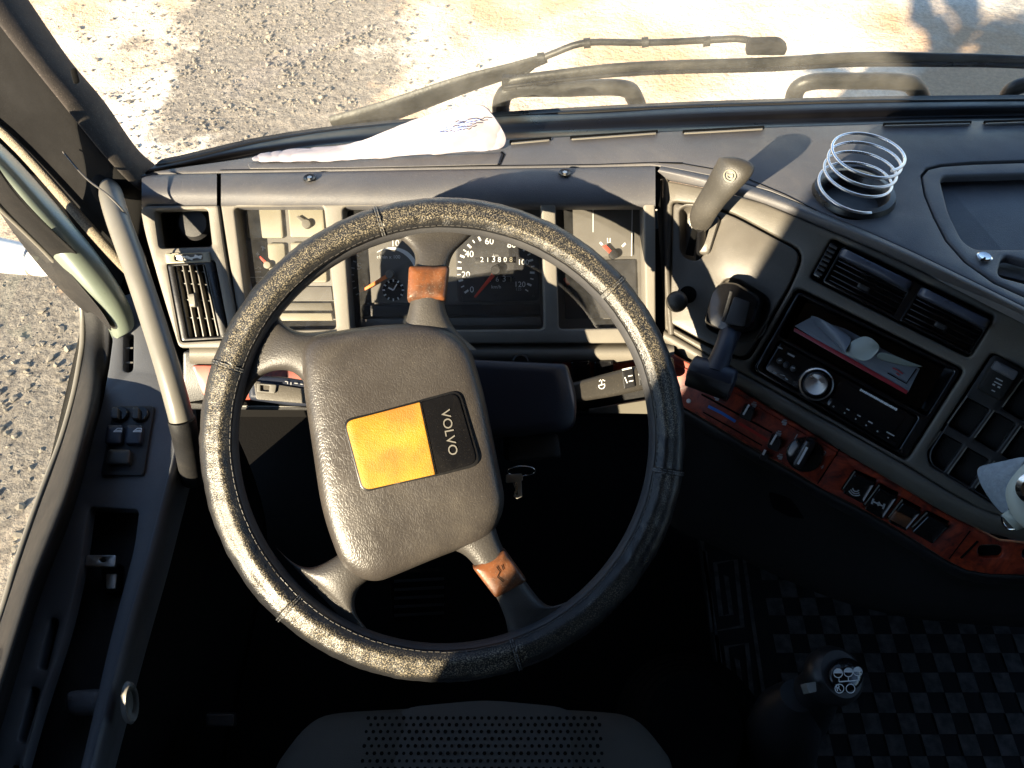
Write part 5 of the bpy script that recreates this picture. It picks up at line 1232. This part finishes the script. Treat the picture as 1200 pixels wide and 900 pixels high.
# perforated centre insert
ins = seat_grid(-.165, .105, .218, 9, 8, zt + .003)
loft('centre_insert', ins[2:], M['perf'], seat, 2)
bm = bmesh.new()
for j in range(30):
    for i in range(34):
        x = -.158 + (i + (.5 if j % 2 else 0)) * .0078; y = .205 - j * .0075
        if x > .098: continue
        z = zt + .0072 + (0 if y < .15 else -.012 * ((y - .15) / .06) ** 2)
        c_ = Vector((x, y, z)); r_ = .0021 * random.uniform(.85, 1.1)
        bm.faces.new([bm.verts.new(c_ + Vector((r_ * math.cos(t), r_ * math.sin(t), 0))) for t in [math.pi / 3 * k for k in range(6)]])
o = link('perforation', bm, M['pit'], seat, 0); o['kind'] = 'stuff'
box('seat_base', (-.20, -.4, ZF), (.13, .13, zt - .10), M['floor'], seat, .02)

# ------------------------------------------------------------------ floor mat, gear lever, pedals
zf = ZF + .004
mt = bpy.data.materials.new('mat_weave'); mt.use_nodes = True; n_ = mt.node_tree; b_ = n_.nodes['Principled BSDF']; b_.inputs['Roughness'].default_value = .95
FP = Plane((0.3, .3, H - 1.30), (0, 0, 1), (1, 0, 0))
carpet = thing('floor_mat', 'black and grey woven floor mat with checks and a key pattern border', 'floor mat', FP.hit(900, 720))
M['matb'] = mat('mat_black', (.010, .010, .010), 1, bump=1, bscale=500)
M['matg'] = mat('mat_grey', (.105, .10, .096), 1, bump=1, bscale=500, col2=(.045, .045, .045), vscale=60)
mp = [(815, 615), (1300, 640), (1300, 960), (860, 960)]
bm = bmesh.new(); bm.faces.new([bm.verts.new(FP.hit(x, y, 0)) for x, y in mp]); link('mat_base', bm, M['matb'], carpet, 0)
bm = bmesh.new()
# checks follow two pixel axes: (19,-1)->(1,21) steps, laid on the mat plane
O_ = FP.hit(889, 660, .002); ex = (FP.hit(908, 660, .002) - O_); ey = (FP.hit(893, 680, .002) - O_)
for j in range(-2, 16):
    for i in range(0, 22):
        if (i + j) % 2: continue
        p = O_ + ex * i + ey * j
        bm.faces.new([bm.verts.new(q) for q in (p, p + ex * .98, p + ex * .98 + ey * .98, p + ey * .98)])
o = link('check_pattern', bm, M['matg'], carpet, 0); o['kind'] = 'stuff'
def fp(lines, w_): return [[w_] + l for l in lines]
def key(dx_, dy_):
    s = lambda P_: [(x + dx_, y + dy_) for x, y in P_]
    return fp([s([(826, 646), (835, 740), (870, 734), (862, 656), (838, 660), (845, 722), (857, 720), (851, 676), (848, 676)])], 5)
strokes('key_pattern', FP, key(0, 0) + key(13, 98) + key(26, 196) + [[4, (822, 630), (846, 790), (862, 900)], [4, (872, 655), (884, 740), (893, 800), (905, 880)]], 3, .002, M['matg'], carpet)
# tunnel / console side between mat and knee panel
gl = thing('gear_lever', 'black gear lever with round knob and shift diagram standing over the mat', 'gear lever', V(900, 860, 1.1))
gk = V(985, 790, .86); gd = Vector((.25, -.12, .95)).normalized()
gp1 = Plane(gk, gd)
lathe('knob', gk - gd * .045, gd, [(0, 0), (.014, 0), (.022, .008), (.030, .022), (.0315, .034), (.029, .043), (.0245, .047), (0, .0475)], M['dark'], gl, 40)
pillow('diagram_disc', Plane(gk + gd * .003, gd), circ(990, 791, 20, 32), [(1, 0), (1, .0015), (.95, .004), (.8, .006), (.4, .0072)], M['gloss'], gl, smooth=80)
DG = Plane(gk + gd * .009, gd)
L_ = []
for x, y in ((982, 788), (994, 787), (1005, 786), (983.5, 806), (996.5, 806)): L_.append([.9] + arc(x, y + 1, 5.2, 0, 360, 14))
strokes('shift_diagram', DG, L_ + [[1.2, (983, 799), (1007, 797)], [1, (983, 799), (983, 795)], [1, (994, 798), (994, 793)], [1, (1006, 797), (1006, 792)]], 1, .0016, M['white'], gl)
for x, y in ((982, 788), (994, 787), (1005, 786)):
    bm = bmesh.new(); bm.faces.new([bm.verts.new(DG.hit(a, b, .0016)) for a, b in arc(x, y + 1, 5, 0, 180, 10)]); link('gear_mark', bm, M['white'], gl, 0)
text('gear_letter', 'R', DG, (981, 810), (986, 810), .0016, M['white'], gl)
button('splitter_switch', DG, [(938, 802), (950, 800), (951, 812), (942, 814)], -.012, .010, M['bar'], gl, 1)
tube('lever_shaft', smoothpath([gk - gd * .03, V(955, 815, .94), V(925, 870, 1.05), V(900, 940, 1.2)], 14), [.022, .021, .022, .024, .026, .028, .03, .032, .034, .036, .038, .04, .042, .044], M['dark'], gl, 24)
tube('side_shroud', smoothpath([V(935, 815, .93), V(920, 850, .98), V(908, 900, 1.05), V(900, 960, 1.1)], 10), [.02, .03, .038, .042, .045, .046, .047, .048, .048, .048], M['dark'], gl, 24)
boot = thing('gear_boot', 'ribbed black rubber boot beside the seat corner', 'boot', V(815, 860, 1.1))
for k in range(5):
    c_ = V(812, 850 + k * 2, 1.0 + k * .04)
    lathe('boot_ring', c_, (0.1, 0, 1), [(.045 + k * .012, -.03), (.062 + k * .012, -.015), (.066 + k * .012, 0), (.060 + k * .012, .01), (.03, .014), (0, .014)], M['floor'], boot, 40)
pd = thing('pedal', 'dark ribbed floor pedal faintly seen below the wheel', 'pedal', V(490, 700, 1.3))
plate('pedal_pad', Plane(V(490, 700, 1.3), (0, -.6, .8), (1, 0, 0)), rp([(455, 672), (520, 668), (527, 726), (460, 730)], 8), (), 0, .02, .004, M['floor'], pd)
for k in range(5): plate('pedal_rib', Plane(V(490, 700, 1.3), (0, -.6, .8), (1, 0, 0)), [(462, 680 + 10 * k), (520, 677 + 10 * k), (520, 680 + 10 * k), (462, 683 + 10 * k)], (), .003, .003, .0008, M['dark'], pd)
plate('seat_side_lever', Plane(V(268, 845, .95), (0.2, -.3, 1)), slot(258, 844, 34, 16, 0, 3), (), 0, .02, .003, M['dark'], seat)
# grey flap at the right picture edge
gf = thing('grey_cup_holder', 'grey grained flap with pale rounded band cut by the right picture edge', 'cup holder', Q.hit(1190, 590, .03))
sheet('flap', [[Q.hit(1142, 546, .012), Q.hit(1160, 543, .024), Q.hit(1182, 538, .034), Q.hit(1206, 533, .045)],
     [Q.hit(1146, 564, .014), Q.hit(1160, 562, .028), Q.hit(1176, 556, .036), Q.hit(1200, 542, .043)],
     [Q.hit(1158, 584, .016), Q.hit(1166, 582, .026), Q.hit(1176, 576, .032), Q.hit(1184, 570, .034)],
     [Q.hit(1174, 603, .016), Q.hit(1177, 602, .022), Q.hit(1180, 600, .026), Q.hit(1183, 598, .028)]], M['greycloth'], gf, 2)
c0 = Q.hit(1225, 578, .02)
rows = []
Pb = [(1206, 530), (1188, 556), (1178, 572), (1180, 592), (1192, 612), (1206, 622)]
Pb2 = [(1216, 534), (1198, 556), (1188, 574), (1190, 590), (1200, 606), (1214, 616)]
Pb3 = [(1230, 540), (1212, 560), (1204, 574), (1206, 588), (1214, 600), (1228, 608)]
loft('pale_band', [[Q.hit(x, y, .030) for x, y in Pb], [Q.hit(x + 2, y, .040) for x, y in Pb], [Q.hit(x, y, .046) for x, y in Pb2], [Q.hit(x, y, .044) for x, y in Pb3]], M['greyband'], gf, 2, .003)
loft('band_foot', [[Q.hit(x, y, .030) for x, y in ((1174, 604), (1182, 598), (1200, 612))], [Q.hit(x, y, .026) for x, y in ((1190, 621), (1200, 617), (1214, 612))]], M['greyband'], gf, 0, .004)
tube('chrome_hoop', smoothpath([Q.hit(1174, 605, .022), Q.hit(1176, 614, .018), Q.hit(1182, 620, .018), Q.hit(1192, 620, .022)], 12), .0012, M['chrome'], gf, 8)
lathe('chrome_cap', Q.hit(1212, 572, .042), Q.n, [(0, 0), (.016, 0), (.016, .004), (.012, .008), (0, .009)], M['chrome'], gf, 30)
